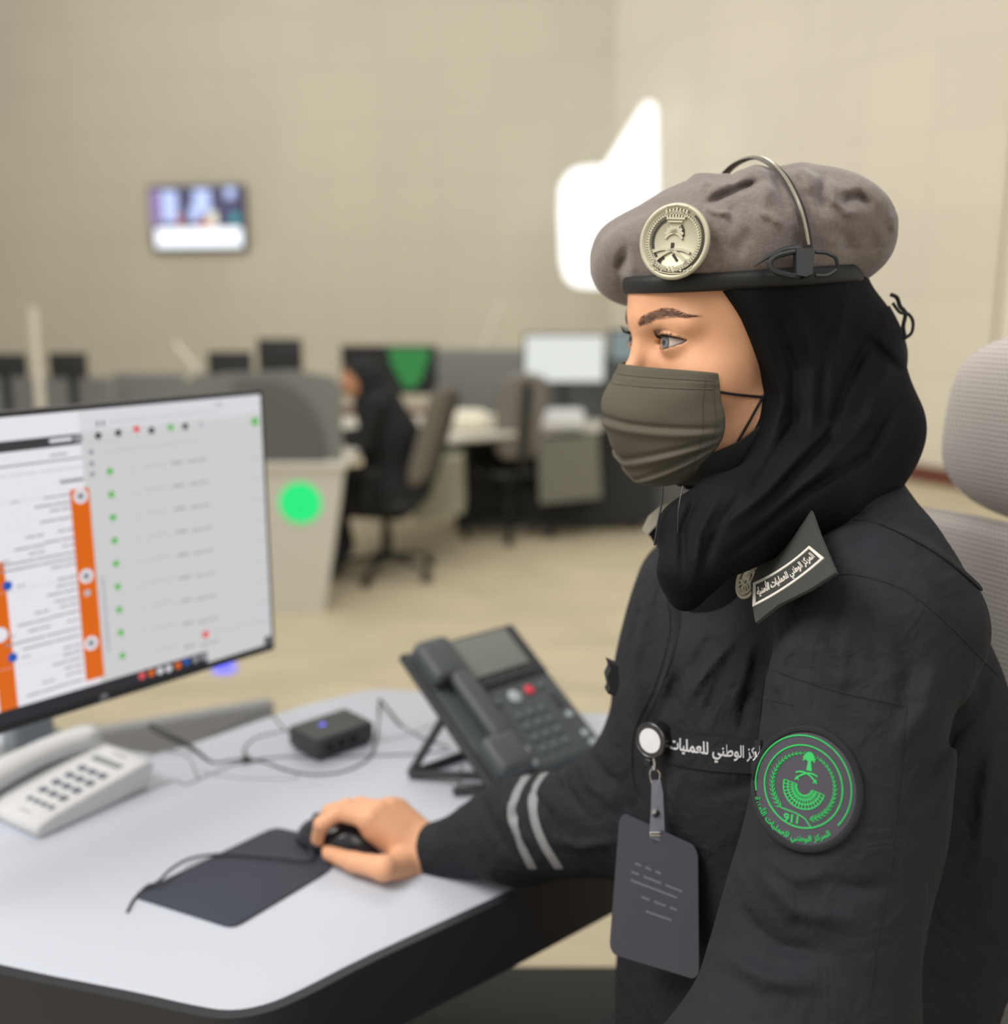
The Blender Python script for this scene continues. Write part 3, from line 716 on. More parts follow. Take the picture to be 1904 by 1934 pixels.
# collar tab: white frame with lettering, curved
TL, TR, BLp, BRp = map(np.array, ((1423., 1101.), (1529., 1031.), (1422., 1146.), (1557., 1054.)))
def tab(u, v):
    a = TL + (TR - TL) * u; b = BLp + (BRp - BLp) * u; p = b + (a - b) * v
    return p + np.array([3.5, 9.0]) * 4 * u * (1 - u) * .62
def flatdecal(V2, F2, fn, c, n, lift, th, m, name, parent):
    V = np.array([onplane(*fn(*v[:2]), c + n * lift, n) for v in V2]); Vb_, F_ = thicken(V, np.tile(n, (len(V), 1)), F2, th)
    return meshobj(name, Vb_, F_, m, parent, smooth=False)
def strip2(pts, w, closed=False):
    pts = np.asarray(pts, float); T = np.gradient(pts, axis=0); T /= np.linalg.norm(T, axis=1)[:, None] + 1e-12; N = np.stack([-T[:, 1], T[:, 0]], 1)
    V = np.vstack([pts + N * w / 2, pts - N * w / 2]); k = len(pts)
    return V, [[i, i + 1, k + i + 1, k + i] for i in range(k - 1)]
def merge2(L_):
    V = []; Fx = []; n = 0
    for v, f in L_:
        v = np.asarray(v)[:, :2]; V.append(v); Fx += [[i + n for i in g] for g in f]; n += len(v)
    return np.vstack(V), Fx
L_ = []
for k in range(20):
    a, b = k / 20, (k + 1) / 20
    L_ += [([(a, 0), (b, 0), (b, .1), (a, .1)], [[0, 1, 2, 3]]), ([(a, .9), (b, .9), (b, 1), (a, 1)], [[0, 1, 2, 3]])]
L_ += [([(0, .1), (.035, .1), (.035, .9), (0, .9)], [[0, 1, 2, 3]]), ([(.965, .1), (1, .1), (1, .9), (.965, .9)], [[0, 1, 2, 3]])]
tv, tf = textmesh(arabic('المركز الوطني للعمليات الأمنية'), 1, .012)
if len(tv):
    mn, mx_ = tv.min(0), tv.max(0); tv = (tv - mn) / (mx_ - mn + 1e-9); tv[:, 0] = .06 + .88 * tv[:, 0]; tv[:, 1] = .16 + .68 * tv[:, 1]; L_.append((tv, tf))
V2, F2 = merge2(L_); flatdecal(V2, F2, tab, cc, cn, .0002, .0004, WHT, 'collar_tab', collar)

# ---- round insignia drawn in 2-D (unit circle), used for metal badges and the woven patch
def ring(r, w, a0=0, a1=360, n=72):
    a = np.radians(np.linspace(a0, a1, n)); return strip2(np.stack([r * np.cos(a), r * np.sin(a)], 1), w)
def leafy(r, a0, a1, n, L, w, stem=.02):
    out = [ring(r, stem, a0, a1, 30)]
    for t in np.linspace(0, 1, n):
        a = math.radians(a0 + (a1 - a0) * t); d = 1 if a1 > a0 else -1
        for s in (-1, 1):
            dirn = a + d * (PI / 2 - s * d * .55); p = np.array([r * math.cos(a), r * math.sin(a)]); e = p + L * (1 - .45 * t) * np.array([math.cos(dirn), math.sin(dirn)])
            nn = np.array([-(e - p)[1], (e - p)[0]]) / L * w; m = p * .5 + e * .5; out.append((np.array([p, m - nn, e, m + nn]), [[0, 1, 2, 3]]))
    return out
def palm(cx, cy, s):
    out = []
    for a in np.linspace(-.35, PI + .35, 9):
        pts = [np.array([cx, cy]) + s * t * np.array([math.cos(a), math.sin(a) * .9 - .45 * t * t + .15]) for t in np.linspace(0, 1, 6)]; out.append(strip2(pts, s * .26))
    tr = [(cx - .06 * s, cy), (cx + .06 * s, cy), (cx + .22 * s, cy - 1.5 * s), (cx - .22 * s, cy - 1.5 * s)]
    return out, (tr, [[0, 1, 2, 3]])
def swords(cx, cy, s):
    out = []
    for m in (-1, 1):
        pts = [(cx + m * s * (-1 + 2 * t), cy + s * (-.32 + .62 * t - .42 * (t - .5) ** 2 * 4 + .25 + (.0))) for t in np.linspace(0, 1, 14)]
        out.append(strip2(pts, s * .14)); p = np.array(pts[1]); out.append(strip2([p + [m * -.02, .16 * s], p, p + [m * .06, -.16 * s]], s * .1))
    return out
# sleeve patch
PC = np.array([1527., 1491.]); PXx = np.array([100., 20.]); PXy = np.array([13., -117.])
def pm(x, y): return PC + PXx * x + PXy * y
EC = np.array([1522., 1487.]); EX = np.array([69., 15.]); EY_ = np.array([9., -77.])
def em(x, y): return EC + EX * x + EY_ * y
def conform(V2, F2, fn, bv, lift, th, m, name, parent, smooth=True):
    P_, N_ = [], []
    for v in V2:
        p, n = cast(bv, *fn(*v[:2]), lift)
        P_.append(p); N_.append(n)
    N_ = np.array(N_); nm_ = N_.mean(0); nm_ /= np.linalg.norm(nm_); N2 = N_ * .3 + nm_ * .7
    Vb_, F_ = thicken(np.array(P_), N2, F2, th); return meshobj(name, Vb_, F_, m, parent, smooth, ang=30)
def disc2(r, nr=10, n=64):
    V = [(0, 0)] + [(r * k / nr * math.cos(2 * PI * j / n), r * k / nr * math.sin(2 * PI * j / n)) for k in range(1, nr + 1) for j in range(n)]
    Fx = [[0, 1 + j, 1 + (j + 1) % n] for j in range(n)] + [[1 + k * n + j, 1 + (k + 1) * n + j, 1 + (k + 1) * n + (j + 1) % n, 1 + k * n + (j + 1) % n] for k in range(nr - 1) for j in range(n)]
    return V, Fx
PB = mat('patch_border', (30, 31, 36), .9, bump=(900, .5, .0006)); PG = mat('patch_ground', (70, 68, 78), .9, bump=(1500, .4, .0004)); GRN = mat('patch_green', (38, 178, 92), .7)
V2, F2 = disc2(1.0); patch = conform(V2, F2, pm, bv_shirt, .0012, .0012, PB, 'sleeve_patch', shirt)
V2, F2 = disc2(.91); conform(V2, F2, pm, bv_shirt, .0024, .0006, PG, 'patch_ground', patch)
mb = MB(); Lr = []; Nr = []
for k in range(73):
    a = 2 * PI * k / 72; p, n = cast(bv_shirt, *pm(.955 * math.cos(a), .955 * math.sin(a)), .0022); Lr.append(p); Nr.append(n)
mb.tube(Lr, .0026, n=8, cap=False); mb.build('patch_edging', PB, patch)
E_ = [ring(1.0, .035), ring(1.235, .035, -38, 196)]
E_ += leafy(.80, 231, 98, 19, .17, .014, .016); E_ += leafy(.80, 288, 428, 20, .17, .014, .016); E_.append(strip2([(-.50, -.62), (-.1, -.68), (.12, -.76), (.30, -.94)], .028)); 
pl_, tr_ = palm(.06, .72, .16); E_ += pl_; E_.append(([(.05, .74), (.09, .74), (.16, .40), (.02, .40)], [[0, 1, 2, 3]])); E_ += disc2(.11, 1, 20) and [(np.array(disc2(.12, 1, 20)[0]) + [.06, .74], disc2(.12, 1, 20)[1])]
E_ += swords(.04, .26, .28)
for r in (.20, .31, .42, .53): E_.append(([(p[0] + .02, p[1] - .02) for p in ring(r, .03, 170, 350, 40)[0]], ring(r, .03, 170, 350, 40)[1]))
for a in np.linspace(170, 350, 19):
    a = math.radians(a); E_.append(strip2([(.02 + .20 * math.cos(a), -.02 + .20 * math.sin(a)), (.02 + .53 * math.cos(a), -.02 + .53 * math.sin(a))], .022))
tv, tf = textmesh('911', .28, .006); tv = tv[:, :2]; tv[:, 0] = tv[:, 0] - .20; tv[:, 1] = tv[:, 1] - .84; E_.append((tv, tf))
tv, tf = textmesh(arabic('المركز الوطني للعمليات الأمنية'), .25, .004)
if len(tv):
    w = tv[:, 0].max() - tv[:, 0].min(); s_ = math.radians(106) * 1.22 / w
    a = math.radians(256) + tv[:, 0] * s_ / 1.22; r = 1.26 - tv[:, 1] * s_ * 1.0
    E_.append((np.stack([r * np.cos(a), r * np.sin(a)], 1), tf))
V2, F2 = merge2(E_); conform(V2, F2, em, bv_shirt, .0031, .0005, GRN, 'patch_emblem', patch, smooth=False)
# name strip over the pocket
NT = [(1262, 1378), (1300, 1384), (1350, 1390), (1400, 1395), (1440, 1398)]; NB = [(1258, 1440), (1300, 1449), (1350, 1456), (1400, 1459), (1440, 1460)]
def nmap(u, v):
    x = u * 4; t = catN(x); b = catB(x); return b + (t - b) * v
def catN(x): return np.array([np.interp(x, range(5), [p[0] for p in NT]), np.interp(x, range(5), [p[1] for p in NT])])
def catB(x): return np.array([np.interp(x, range(5), [p[0] for p in NB]), np.interp(x, range(5), [p[1] for p in NB])])
g = [(i / 24, j / 4) for i in range(25) for j in range(5)]; gf = [[i * 5 + j, (i + 1) * 5 + j, (i + 1) * 5 + j + 1, i * 5 + j + 1] for i in range(24) for j in range(4)]
strip = conform(g, gf, nmap, bv_shirt, .0006, .0012, UNI, 'name_strip', shirt)
tv, tf = textmesh(arabic('المركز الوطني للعمليات'), 1, .016)
if len(tv):
    mn, mx_ = tv.min(0), tv.max(0); tv = (tv - mn) / (mx_ - mn + 1e-9); tv[:, 0] = .05 + 1.04 * tv[:, 0]; tv[:, 1] = .26 + .56 * tv[:, 1]
    tv[:, 0] = np.minimum(tv[:, 0], .999)
    conform(tv, tf, nmap, bv_shirt, .0019, .0004, mat('strip_thread', (206, 208, 214), .8), 'strip_lettering', strip, smooth=False)
# far collar point with pale edge, far pocket flap
mb = MB()
for poly, t_, mi in (([(1214, 1000), (1226, 975), (1250, 955), (1278, 946), (1280, 972), (1252, 984), (1236, 996), (1222, 1012)], .003, 0), ([(1218, 1008), (1240, 990), (1272, 975), (1280, 1010), (1250, 1040), (1238, 1028), (1228, 1012)], .004, 1)):
    V = np.array([W(*p, .93 if mi == 0 else .934) for p in poly]); k = len(V); mb.add(np.vstack([V, V + cF * t_]), [list(range(k)), [k + i for i in range(k)][::-1]] + [[(i + 1) % k, i, k + i, k + (i + 1) % k] for i in range(k)], mi)
mb.build('far_collar', [mat('collar_pale', (190, 186, 172), .6), UNI], shirt, smooth=False)
mb = MB(); mb.prism([(0, 0), (18, 8), (20, 44), (12, 66), (-2, 60), (2, 50), (-3, 30), (4, 14)], W(1150, 1250, .9), cR * .00045, -cU * .00045, cF, .03)
mb.build('pocket_flap', UNI2, shirt, smooth=False)
# reflective stripes around the far sleeve
STR = mat('sleeve_stripe', (132, 134, 138), .6, bump=(900, .3, .0004))
for pts in ([(994, 1466), (975, 1500), (968, 1540), (982, 1590), (1006, 1640)], [(1032, 1456), (1010, 1490), (1008, 1540), (1026, 1592), (1056, 1640)]):
    L_, N_ = castline(bv_shirt, pts, .0004, 6); mb = MB(); mb.tube(L_, .0052, n=8, flat=(1, .12), nrm=N_); mb.build('sleeve_stripe', STR, shirt)

# ------------------------------------------------------------------ badges on metal
def metal_badge(name, c, n, upv, R_, parent, parts):
    n = n / np.linalg.norm(n); v = upv - n * (upv @ n); v /= np.linalg.norm(v); u = np.cross(v, n)
    Rm = np.stack([u, v, n], 1); mb = MB()
    mb.lathe([(R_ * x, R_ * z) for x, z in ((1e-6, -.06), (.98, -.06), (1.0, 0), (.985, .06), (.93, .085), (.87, .06), (.85, .03), (1e-6, .05))], c, Rm, n=72)
    o = mb.build(name, SILV, parent, ang=60)
    def put(L_, z, th, m, nm):
        V2, F2 = merge2(L_); V = np.array([c + R_ * (x * u + y * v + z * n) for x, y in V2]); Vb_, F_ = thicken(V, np.tile(n, (len(V), 1)), F2, th * R_)
        meshobj(nm, Vb_, F_, m, o, smooth=False)
    pl_, tr_ = palm(0, .22, .26)
    put([ring(.60, .07, 118, 200), ring(.60, .06, 205, 235), ring(.84, .05, -75, 52), strip2([(.17, .42), (.24, .3), (.26, .16), (.2, .06)], .055), strip2([(-.02, -.04), (-.02, -.28)], .09), strip2([(-.34, -.52), (-.36, -.72)], .09), strip2([(.02, -.34), (.16, -.50)], .07), strip2([(-.22, -.42), (-.36, -.52)], .06)], .052, .01, DARKR, name.split('_')[0] + '_recess')
    rel = leafy(.72, 262, 80, 34, .13, .022) + leafy(.72, 278, 460 - 0, 34, .13, .022) + pl_ + swords(-.02, -.36, .52) + [ring(.78, .012, 0, 360)]
    # crown above the palm, scroll at the foot
    for i in range(7): rel.append(strip2([(-.24 + .08 * i, .60), (-.30 + .10 * i, .86 - .02 * abs(i - 3))], .05))
    rel += [strip2([(-.26, .58), (.26, .58)], .05), strip2([(-.20, .50), (.20, .50)], .04), strip2([(-.32, .88), (0, .93), (.32, .88)], .03)]
    rel += [strip2([(-.5 + .11 * i, -.70 - .06 * math.sin(i)), (-.44 + .11 * i, -.76)], .05) for i in range(10)] + [strip2([(-.62, -.62), (-.3, -.80), (0, -.84), (.35, -.82), (.62, -.62)], .03)]
    put(rel, .055, .035, SILV, name.split('_')[0] + '_relief')
    return o
bc, bn = cast(bv_beret, 1274, 455)
az = math.radians(33); nb = np.array([-math.sin(az), -math.cos(az), .10]); bc = np.array(onplane(1274, 456, bc + nb * .006, nb))
metal_badge('beret_badge', bc, nb, np.array([.06, 0, 1]), .0285, beret, None)
# small medallion tucked under the collar leaf
mc = np.array(onplane(1406, 1092, cc - cn * .0, cn)) - cn * .004
metal_badge('collar_medallion', mc + cn * .001, cn * .6 + np.array([-.6, -.3, .1]), np.array([.5, 0, .8]), .0155, shirt, None)

# ================================================================== headset
HB = mat('headset_plastic', (38, 41, 45), .45); STEEL = mat('band_steel', (200, 196, 180), .25, metal=.9); HBK = mat('headband_black', (52, 47, 42), .5)
hs = empty('headset', W(1524, 495, .80), 'thin headset with a steel headband worn over the grey beret', 'headset')
pb, nbp = cast(bv_beret, 1522, 495); dpb = (pb - cC) @ cF
arc = [(1527, 474, -.006), (1520, 430, -.008), (1507, 385, .0), (1484, 340, .018), (1458, 311, .04), (1430, 299, .075), (1400, 305, .11), (1374, 324, .14), (1352, 360, .175), (1345, 430, .20)]
near = []
for x, y, z in arc[:4]:
    p_, n_ = cast(bv_beret, x, y); near.append((p_ - cC) @ cF - .007)
near[0] = min(near[0], near[1] + .004); off = near[3] - arc[3][2]
arc3 = catmull([W(x, y, near[i] if i < 4 else off + z) for i, (x, y, z) in enumerate(arc)], 8); dpb = near[0]
radial = arc3 - H2W((-20, 0, 40)); radial /= np.linalg.norm(radial, axis=1)[:, None]
mb = MB(); mb.tube(arc3, .0042, n=10, flat=(1, .28), nrm=radial); mb.build('headband', HBK, hs)
mb = MB(); mb.tube(arc3[2:-4] + radial[2:-4] * .0012, .0014, n=8, nrm=radial[2:-4]); mb.build('steel_strip', STEEL, hs)
def P3(x, y, z=0): return W(x, y, dpb - .004 + z)
mb = MB(); mb.prism([(-20, 26), (12, 26), (14, 20), (10, -22), (-2, -27), (-20, -24)], P3(1525, 495, -.004), cR * dpb / FPX, cU * dpb / FPX, cF, .010); mb.build('slider_block', HB, hs, smooth=False)
mb = MB(); ov = catmull([P3(x, y) for x, y in ((1508, 478), (1480, 479), (1462, 486), (1454, 498), (1462, 511), (1485, 519), (1508, 518))], 6, closed=True); mb.tube(np.vstack([ov, ov[:1]]), .0024, n=8, cap=False)
mb.tube(catmull([P3(1540, 476), P3(1562, 478), P3(1578, 487), P3(1582, 502, .003)], 6), .0014, n=8); mb.tube(catmull([P3(1425, 503), P3(1450, 486), P3(1480, 472), P3(1510, 468)], 6), np.linspace(.0006, .0028, 19), n=8)
mb.tube(catmull([P3(1540, 520, .003), P3(1562, 520, .003), P3(1580, 510, .003)], 6), .0016, n=8)
mb.build('temple_ring', HB, hs)
mb = MB(); mb.tube(catmull([W(1252, 918, .80), W(1250, 950, .80), W(1243, 985, .80), W(1236, 1030, .80)], 6), .0008, n=6)
mb.tube(catmull([W(1290, 918, .79), W(1282, 960, .785), W(1280, 1010, .785), W(1277, 1048, .785), W(1275, 1090, .79)], 6), .0006, n=6)
mb.build('cable', HB, hs)

# ================================================================== id badge on a reel
ib, ibn = cast(bv_shirt, 1245, 1395); bdep = (ib - cC) @ cF - .018
badge = empty('id_badge', W(1232, 1395, bdep), 'grey id card hanging by a clear clip from a round reel on her chest', 'badge')
RB = mat('reel_black', (24, 26, 30), .3, coat=.4); RW = mat('reel_white', (222, 224, 230), .5)
az = math.radians(42); rn = np.array([-math.sin(az), -math.cos(az), .12]); rn /= np.linalg.norm(rn); v_ = np.array([0, 0, 1.]) - rn * rn[2]; v_ /= np.linalg.norm(v_); Rm = np.stack([np.cross(v_, rn), v_, rn], 1)
rc_ = W(1233, 1397, bdep)
mb = MB(); mb.lathe([(1e-6, -.011), (.0125, -.011), (.0150, -.009), (.0152, .0), (.0145, .003), (.0135, .004), (1e-6, .004)], rc_, Rm, n=40); mb.box(rc_ - v_ * .019, (.006, .006, .010), Rm, .001); mb.build('reel_housing', RB, badge)
mb = MB(); mb.lathe([(1e-6, .0040), (.0100, .0040), (.0104, .0046), (1e-6, .0050)], rc_, Rm, n=36); mb.build('reel_face', RW, badge)
mb = MB(); mb.lathe([(.0148, .001), (.0153, .002), (.0150, .004), (.0142, .0048), (.0136, .0042)], rc_, Rm, n=40); mb.build('reel_rim', mat('reel_metal', (92, 92, 98), .3, metal=.8), badge); mat('chrome', (210, 210, 214), .2, metal=1)
mb = MB(); k = bdep / FPX
for pts in ([(1231, 1452), (1228, 1462), (1232, 1480), (1238, 1492), (1244, 1480), (1247, 1462), (1242, 1454)], [(1235, 1484), (1240, 1500), (1244, 1486)]):
    mb.tube(catmull([W(*p, bdep) for p in pts], 5), .0009, n=6)
mb.tube(catmull([W(1235, 1430, bdep), W(1237, 1442, bdep), W(1236, 1454, bdep)], 4), .0022, n=8)
mb.build('snap_hook', MC['chrome'], badge)
CLR = mat('clear_vinyl', (150, 155, 170), .15, alpha=.6, spec=.8)
mb = MB(); mb.prism([(-9, 34), (8, 34), (12, 10), (14, -30), (16, -78), (12, -84), (-12, -74), (-13, -66), (-10, -20)], W(1240, 1508, bdep - .001), cR * k, cU * k, cF, .0015); mb.build('clip_strap', CLR, badge, smooth=False)
mb = MB(); mb.lathe([(1e-6, 0), (.0036, 0), (.0034, .0012), (1e-6, .0016)], W(1238, 1535, bdep - .001), np.stack([cR, cU, -cF], 1), n=20); mb.box(W(1238, 1575, bdep - .0015), (.0095, .002, .004), None, .0008); mb.build('snap_button', MC['chrome'], badge)
# card: tilted rounded rectangle facing the way the chest faces
qd = [(1171, 1533), (1318, 1600), (1320, 1852), (1150, 1800)]
azc = math.radians(38); kn_ = np.array([-math.sin(azc), -math.cos(azc), .18]); kn_ /= np.linalg.norm(kn_)
kc = W(1240, 1570, bdep + .001); cs = [onplane(*p, kc, kn_) for p in qd]
def card(u, v): return cs[0] * (1 - u) * (1 - v) + cs[1] * u * (1 - v) + cs[2] * u * v + cs[3] * (1 - u) * v
rr_ = roundrect(1, 1, .09, 6); V = np.array([card(x + .5, .5 - y) for x, y in rr_]); n = len(V)
CARD = mat('card_grey', (62, 63, 76), .45, coat=.2)
meshobj('card', np.vstack([V, V - kn_ * .0016]), [list(range(n)), [n + i for i in range(n)][::-1]] + [[(i + 1) % n, i, n + i, n + (i + 1) % n] for i in range(n)], CARD, badge, smooth=False)
mb = MB()
for (u0, v0, segs) in ((.24, .30, (.08, .07, .07)), (.20, .37, (.1, .22, .2)), (.20, .43, (.56,)), (.34, .52, (.1, .14, .08)), (.40, .61, (.3,))):
    u = u0
    for w in segs:
        P_ = [card(u, v0) + kn_ * .0003, card(u + w, v0) + kn_ * .0003, card(u + w, v0 + .018) + kn_ * .0003, card(u, v0 + .018) + kn_ * .0003]; mb.add(P_, [[3, 2, 1, 0]]); u += w + .05
mb.build('card_print', mat('card_ink', (100, 102, 118), .5), badge, smooth=False)
# ================================================================== room
SB = 1.18; FZ = CAMH * (1 - SB)          # the hall floor lies a step below the officer's platform
def onb(px, py, y): return ony(px, py, y * SB)
def onf(px, py, h=0.0): return onz(px, py, FZ + h)
def wall_mat(name, rgb, sx, line=.8):
    m = mat(name, rgb, .85, var=(.6, .03)); nt = m.node_tree; b = nt.nodes['Principled BSDF']; src = b.inputs['Base Color'].links[0].from_socket
    uv = nt.nodes.new('ShaderNodeUVMap'); br = nt.nodes.new('ShaderNodeTexBrick'); br.offset = 0.0; br.inputs['Scale'].default_value = 1.0
    br.inputs['Mortar Size'].default_value = .014; br.inputs['Mortar Smooth'].default_value = .4; br.inputs['Brick Width'].default_value = sx; br.inputs['Row Height'].default_value = .67
    br.inputs['Color1'].default_value = (1, 1, 1, 1); br.inputs['Color2'].default_value = (.965, .965, .965, 1); br.inputs['Mortar'].default_value = (line, line, line, 1)
    mx = nt.nodes.new('ShaderNodeMix'); mx.data_type = 'RGBA'; mx.blend_type = 'MULTIPLY'; mx.inputs[0].default_value = 1
    nt.links.new(uv.outputs[0], br.inputs['Vector']); nt.links.new(src, mx.inputs[6]); nt.links.new(br.outputs['Color'], mx.inputs[7]); nt.links.new(mx.outputs[2], b.inputs['Base Color'])
    return m
def wall(name, a, b, z0, z1, m, th=.12):
    a = np.array([*a, 0.]); b = np.array([*b, 0.]); u = (b - a); L = np.linalg.norm(u); u /= L; n = np.array([-u[1], u[0], 0]) * th
    if n @ (a - cC) < 0: n = -n
    V = [a + [0, 0, z0], b + [0, 0, z0], b + [0, 0, z1], a + [0, 0, z1]]; V += [v + n for v in V]
    o = meshobj(name, V, [[0, 1, 2, 3], [5, 4, 7, 6], [4, 0, 3, 7], [1, 5, 6, 2], [3, 2, 6, 7], [4, 5, 1, 0]], m, smooth=False)
    uvl = o.data.uv_layers.new(name='uv')
    for lp in o.data.loops:
        v = np.array(o.data.vertices[lp.vertex_index].co); uvl.data[lp.index].uv = ((v - a)[:2] @ u[:2], v[2])
    return tag(o, kind='structure')
WB = wall_mat('wall_panels_beige', (194, 190, 174), .71, .91); WR_ = wall_mat('wall_panels_cream', (216, 211, 196), .73, .92)
cor = (1.09 * SB, 11.0 * SB); wa = (3.34 * SB, 7.31 * SB); wb2 = (-10.0 * SB, 13.4 * SB)
wall('wall_back', cor, wb2, FZ, 6.2, WB); wall('wall_right', wa, cor, FZ, 6.2, WR_)
wall('wall_far_right', (6.2 * SB, 4.6 * SB), (3.62 * SB, 7.62 * SB), FZ, 6.2, mat('wall_grey', (176, 176, 168), .8))
FL = mat('floor_beige', (200, 188, 160), .55, var=(3.0, .05), bump=(60, .05, .002))
nt = FL.node_tree; b_ = nt.nodes['Principled BSDF']; src = b_.inputs['Base Color'].links[0].from_socket; tc = nt.nodes.new('ShaderNodeTexCoord'); mp = nt.nodes.new('ShaderNodeMapping'); mp.inputs['Scale'].default_value = (.8, 5, 1)
nz = nt.nodes.new('ShaderNodeTexNoise'); nz.inputs['Scale'].default_value = 2.4; cr = nt.nodes.new('ShaderNodeValToRGB'); cr.color_ramp.elements[0].color = (.86, .86, .88, 1); cr.color_ramp.elements[0].position = .35; cr.color_ramp.elements[1].position = .65
mx = nt.nodes.new('ShaderNodeMix'); mx.data_type = 'RGBA'; mx.blend_type = 'MULTIPLY'; mx.inputs[0].default_value = 1
nt.links.new(tc.outputs['Object'], mp.inputs[0]); nt.links.new(mp.outputs[0], nz.inputs['Vector']); nt.links.new(nz.outputs['Fac'], cr.inputs[0]); nt.links.new(src, mx.inputs[6]); nt.links.new(cr.outputs[0], mx.inputs[7]); nt.links.new(mx.outputs[2], b_.inputs['Base Color'])
mb = MB(); mb.box((-2, 6.5, FZ - .05), (24, 22, .1)); tag(mb.build('floor', FL, smooth=False), kind='structure')
mb = MB(); mb.box((-.2, .3, FZ / 2), (5.0, 4.6, -FZ - .002)); tag(mb.build('floor', FL, smooth=False), kind='structure')
BRN = mat('baseboard_brown', (104, 58, 42), .5)
def along(a, b, t, n=0):
    a = np.array([*a, 0.]); b = np.array([*b, 0.]); u = (b - a) / np.linalg.norm(b - a); nn = np.array([-u[1], u[0], 0]);
    if nn @ (a - cC) > 0: nn = -nn
    return a + u * t + nn * n
def skirt(name, a, b, h, th, m):
    a3 = along(a, b, 0, th / 2); L = math.dist(a, b); ang = math.atan2(b[1] - a[1], b[0] - a[0]); mb = MB(); mb.box((a3 + along(a, b, L, th / 2)) / 2 + [0, 0, FZ + h / 2], (L, th, h), rotz(ang), .004)
    return tag(mb.build(name, m), kind='structure')
skirt('baseboard_right', wa, cor, .15, .03, BRN); skirt('baseboard_back', cor, wb2, .15, .03, BRN)
# column at the end of the panelled wall, steel frame and doorway
CRM = mat('column_cream', (228, 222, 204), .6)
mb = MB(); mb.box((3.44 * SB, 7.22 * SB, FZ + 3.2), (.23, .26, 6.4), rotz(-.5), .02); tag(mb.build('trim_1', CRM), kind='structure')
mb = MB(); mb.box((3.665 * SB, 7.32 * SB, FZ + 3.2), (.15, .14, 6.4), rotz(-.85), .01); tag(mb.build('trim_2', mat('frame_grey', (158, 162, 160), .5)), kind='structure')
dn = np.array([-.76, -.65, 0]); du = np.array([.65, -.76, 0])
def on_far(px, py): return onplane(px, py, np.array([3.62, 7.62, 0]) * SB + dn * .03, dn)
d0 = on_far(1862, 350); d1 = onplane(1960, 350, d0, dn)
mb = MB(); w_ = abs((d1 - d0) @ du) + .55; mb.prism([(0, FZ - d0[2] + .01), (w_, FZ - d0[2] + .01), (w_, 0), (0, 0)], d0 + dn * .02, du, [0, 0, 1], -dn, .05); dr = tag(mb.build('door_1', mat('door_olive', (168, 154, 118), .6), smooth=False), kind='structure')
mb = MB(); mb.prism([(-.07, FZ - d0[2] + .01), (0, FZ - d0[2] + .01), (0, .07), (-.07, .07)], d0 + dn * .03, du, [0, 0, 1], -dn, .04); mb.prism([(0, 0), (w_, 0), (w_, .07), (0, .07)], d0 + dn * .03, du, [0, 0, 1], -dn, .04); mb.build('door_frame', mat('door_frame_beige', (176, 170, 148), .6), dr, smooth=False)
s0 = on_far(1886, 250); s1 = on_far(1886, 42); hh = (s1 - s0)[2]
ws = empty('wall_screen', s0, 'lit blue and green screen high on the wall at the right edge', 'screen')
mb = MB(); mb.prism(roundrect(1.0, hh, .02), s0 + du * .5 + np.array([0, 0, hh / 2]) + dn * .0, du, [0, 0, 1], dn, .05); mb.build('housing', mat('screen_housing', (60, 62, 64), .5), ws, smooth=False)
mb = MB(); mb.prism([(.02, .02), (.98, .02), (.98, hh * .25), (.02, hh * .25)], s0 + dn * .05, du, [0, 0, 1], dn, .002, 0); mb.prism([(.02, hh * .25), (.98, hh * .25), (.98, hh - .02), (.02, hh - .02)], s0 + dn * .05, du, [0, 0, 1], dn, .002, 1)
mb.build('display', [mat('screen_green', (120, 225, 175), .5, emit=1.0), mat('screen_blue', (150, 190, 250), .5, emit=1.1)], ws, smooth=False)

# ================================================================== desk
def slab(name, poly, z1, th, m, parent=None, bev=.004):
    P_ = np.asarray(poly)[:, :2]; c = P_.mean(0); k = len(P_)
    T = np.roll(P_, -1, 0) - np.roll(P_, 1, 0); N = np.stack([T[:, 1], -T[:, 0]], 1); N /= np.linalg.norm(N, axis=1)[:, None]
    if ((P_ - c) * N).sum() < 0: N = -N; 
    ar = .5 * np.sum(P_[:, 0] * np.roll(P_[:, 1], -1) - np.roll(P_[:, 0], -1) * P_[:, 1])
    rows = [(bev, 0), (bev * .3, bev * .3), (0, bev), (0, th - bev), (bev * .3, th - bev * .3), (bev, th)]
    V = []; 
    for ins, dz in rows: V.append(np.column_stack([P_ - N * ins, np.full(k, z1 - dz)]))
    V = np.vstack(V); Fx = [list(range(k)) if ar > 0 else list(range(k))[::-1]]
    for r in range(5):
        for i in range(k):
            q = [r * k + i, r * k + (i + 1) % k, (r + 1) * k + (i + 1) % k, (r + 1) * k + i]; Fx.append(q[::-1] if ar > 0 else q)
    Fx.append([5 * k + i for i in (range(k)[::-1] if ar > 0 else range(k))])
    return meshobj(name, V, Fx, m, parent, smooth=True, ang=40)
front = [(-.95, 1.06), (-.70, .985), (-.488, .912), (-.347, .872), (-.285, .853), (-.25, .846), (-.22, .853), (-.19, .874), (-.131, .928), (-.012, 1.026), (.124, 1.142), (.40, 1.375)]
back = [(.62, 1.60), (.50, 1.66), (.30, 1.585), (.154, 1.535), (.0, 1.56), (-.10, 1.610), (-.166, 1.631), (-.218, 1.632), (-.27, 1.600), (-.325, 1.557), (-.414, 1.462), (-.48, 1.395), (-.53, 1.40), (-.60, 1.435), (-.75, 1.47), (-.95, 1.48)]
DESK = mat('desk_white', (190, 196, 209), .42, var=(4, .015), spec=.4)
DEDG = mat('desk_edge_dark', (40, 42, 48), .6)
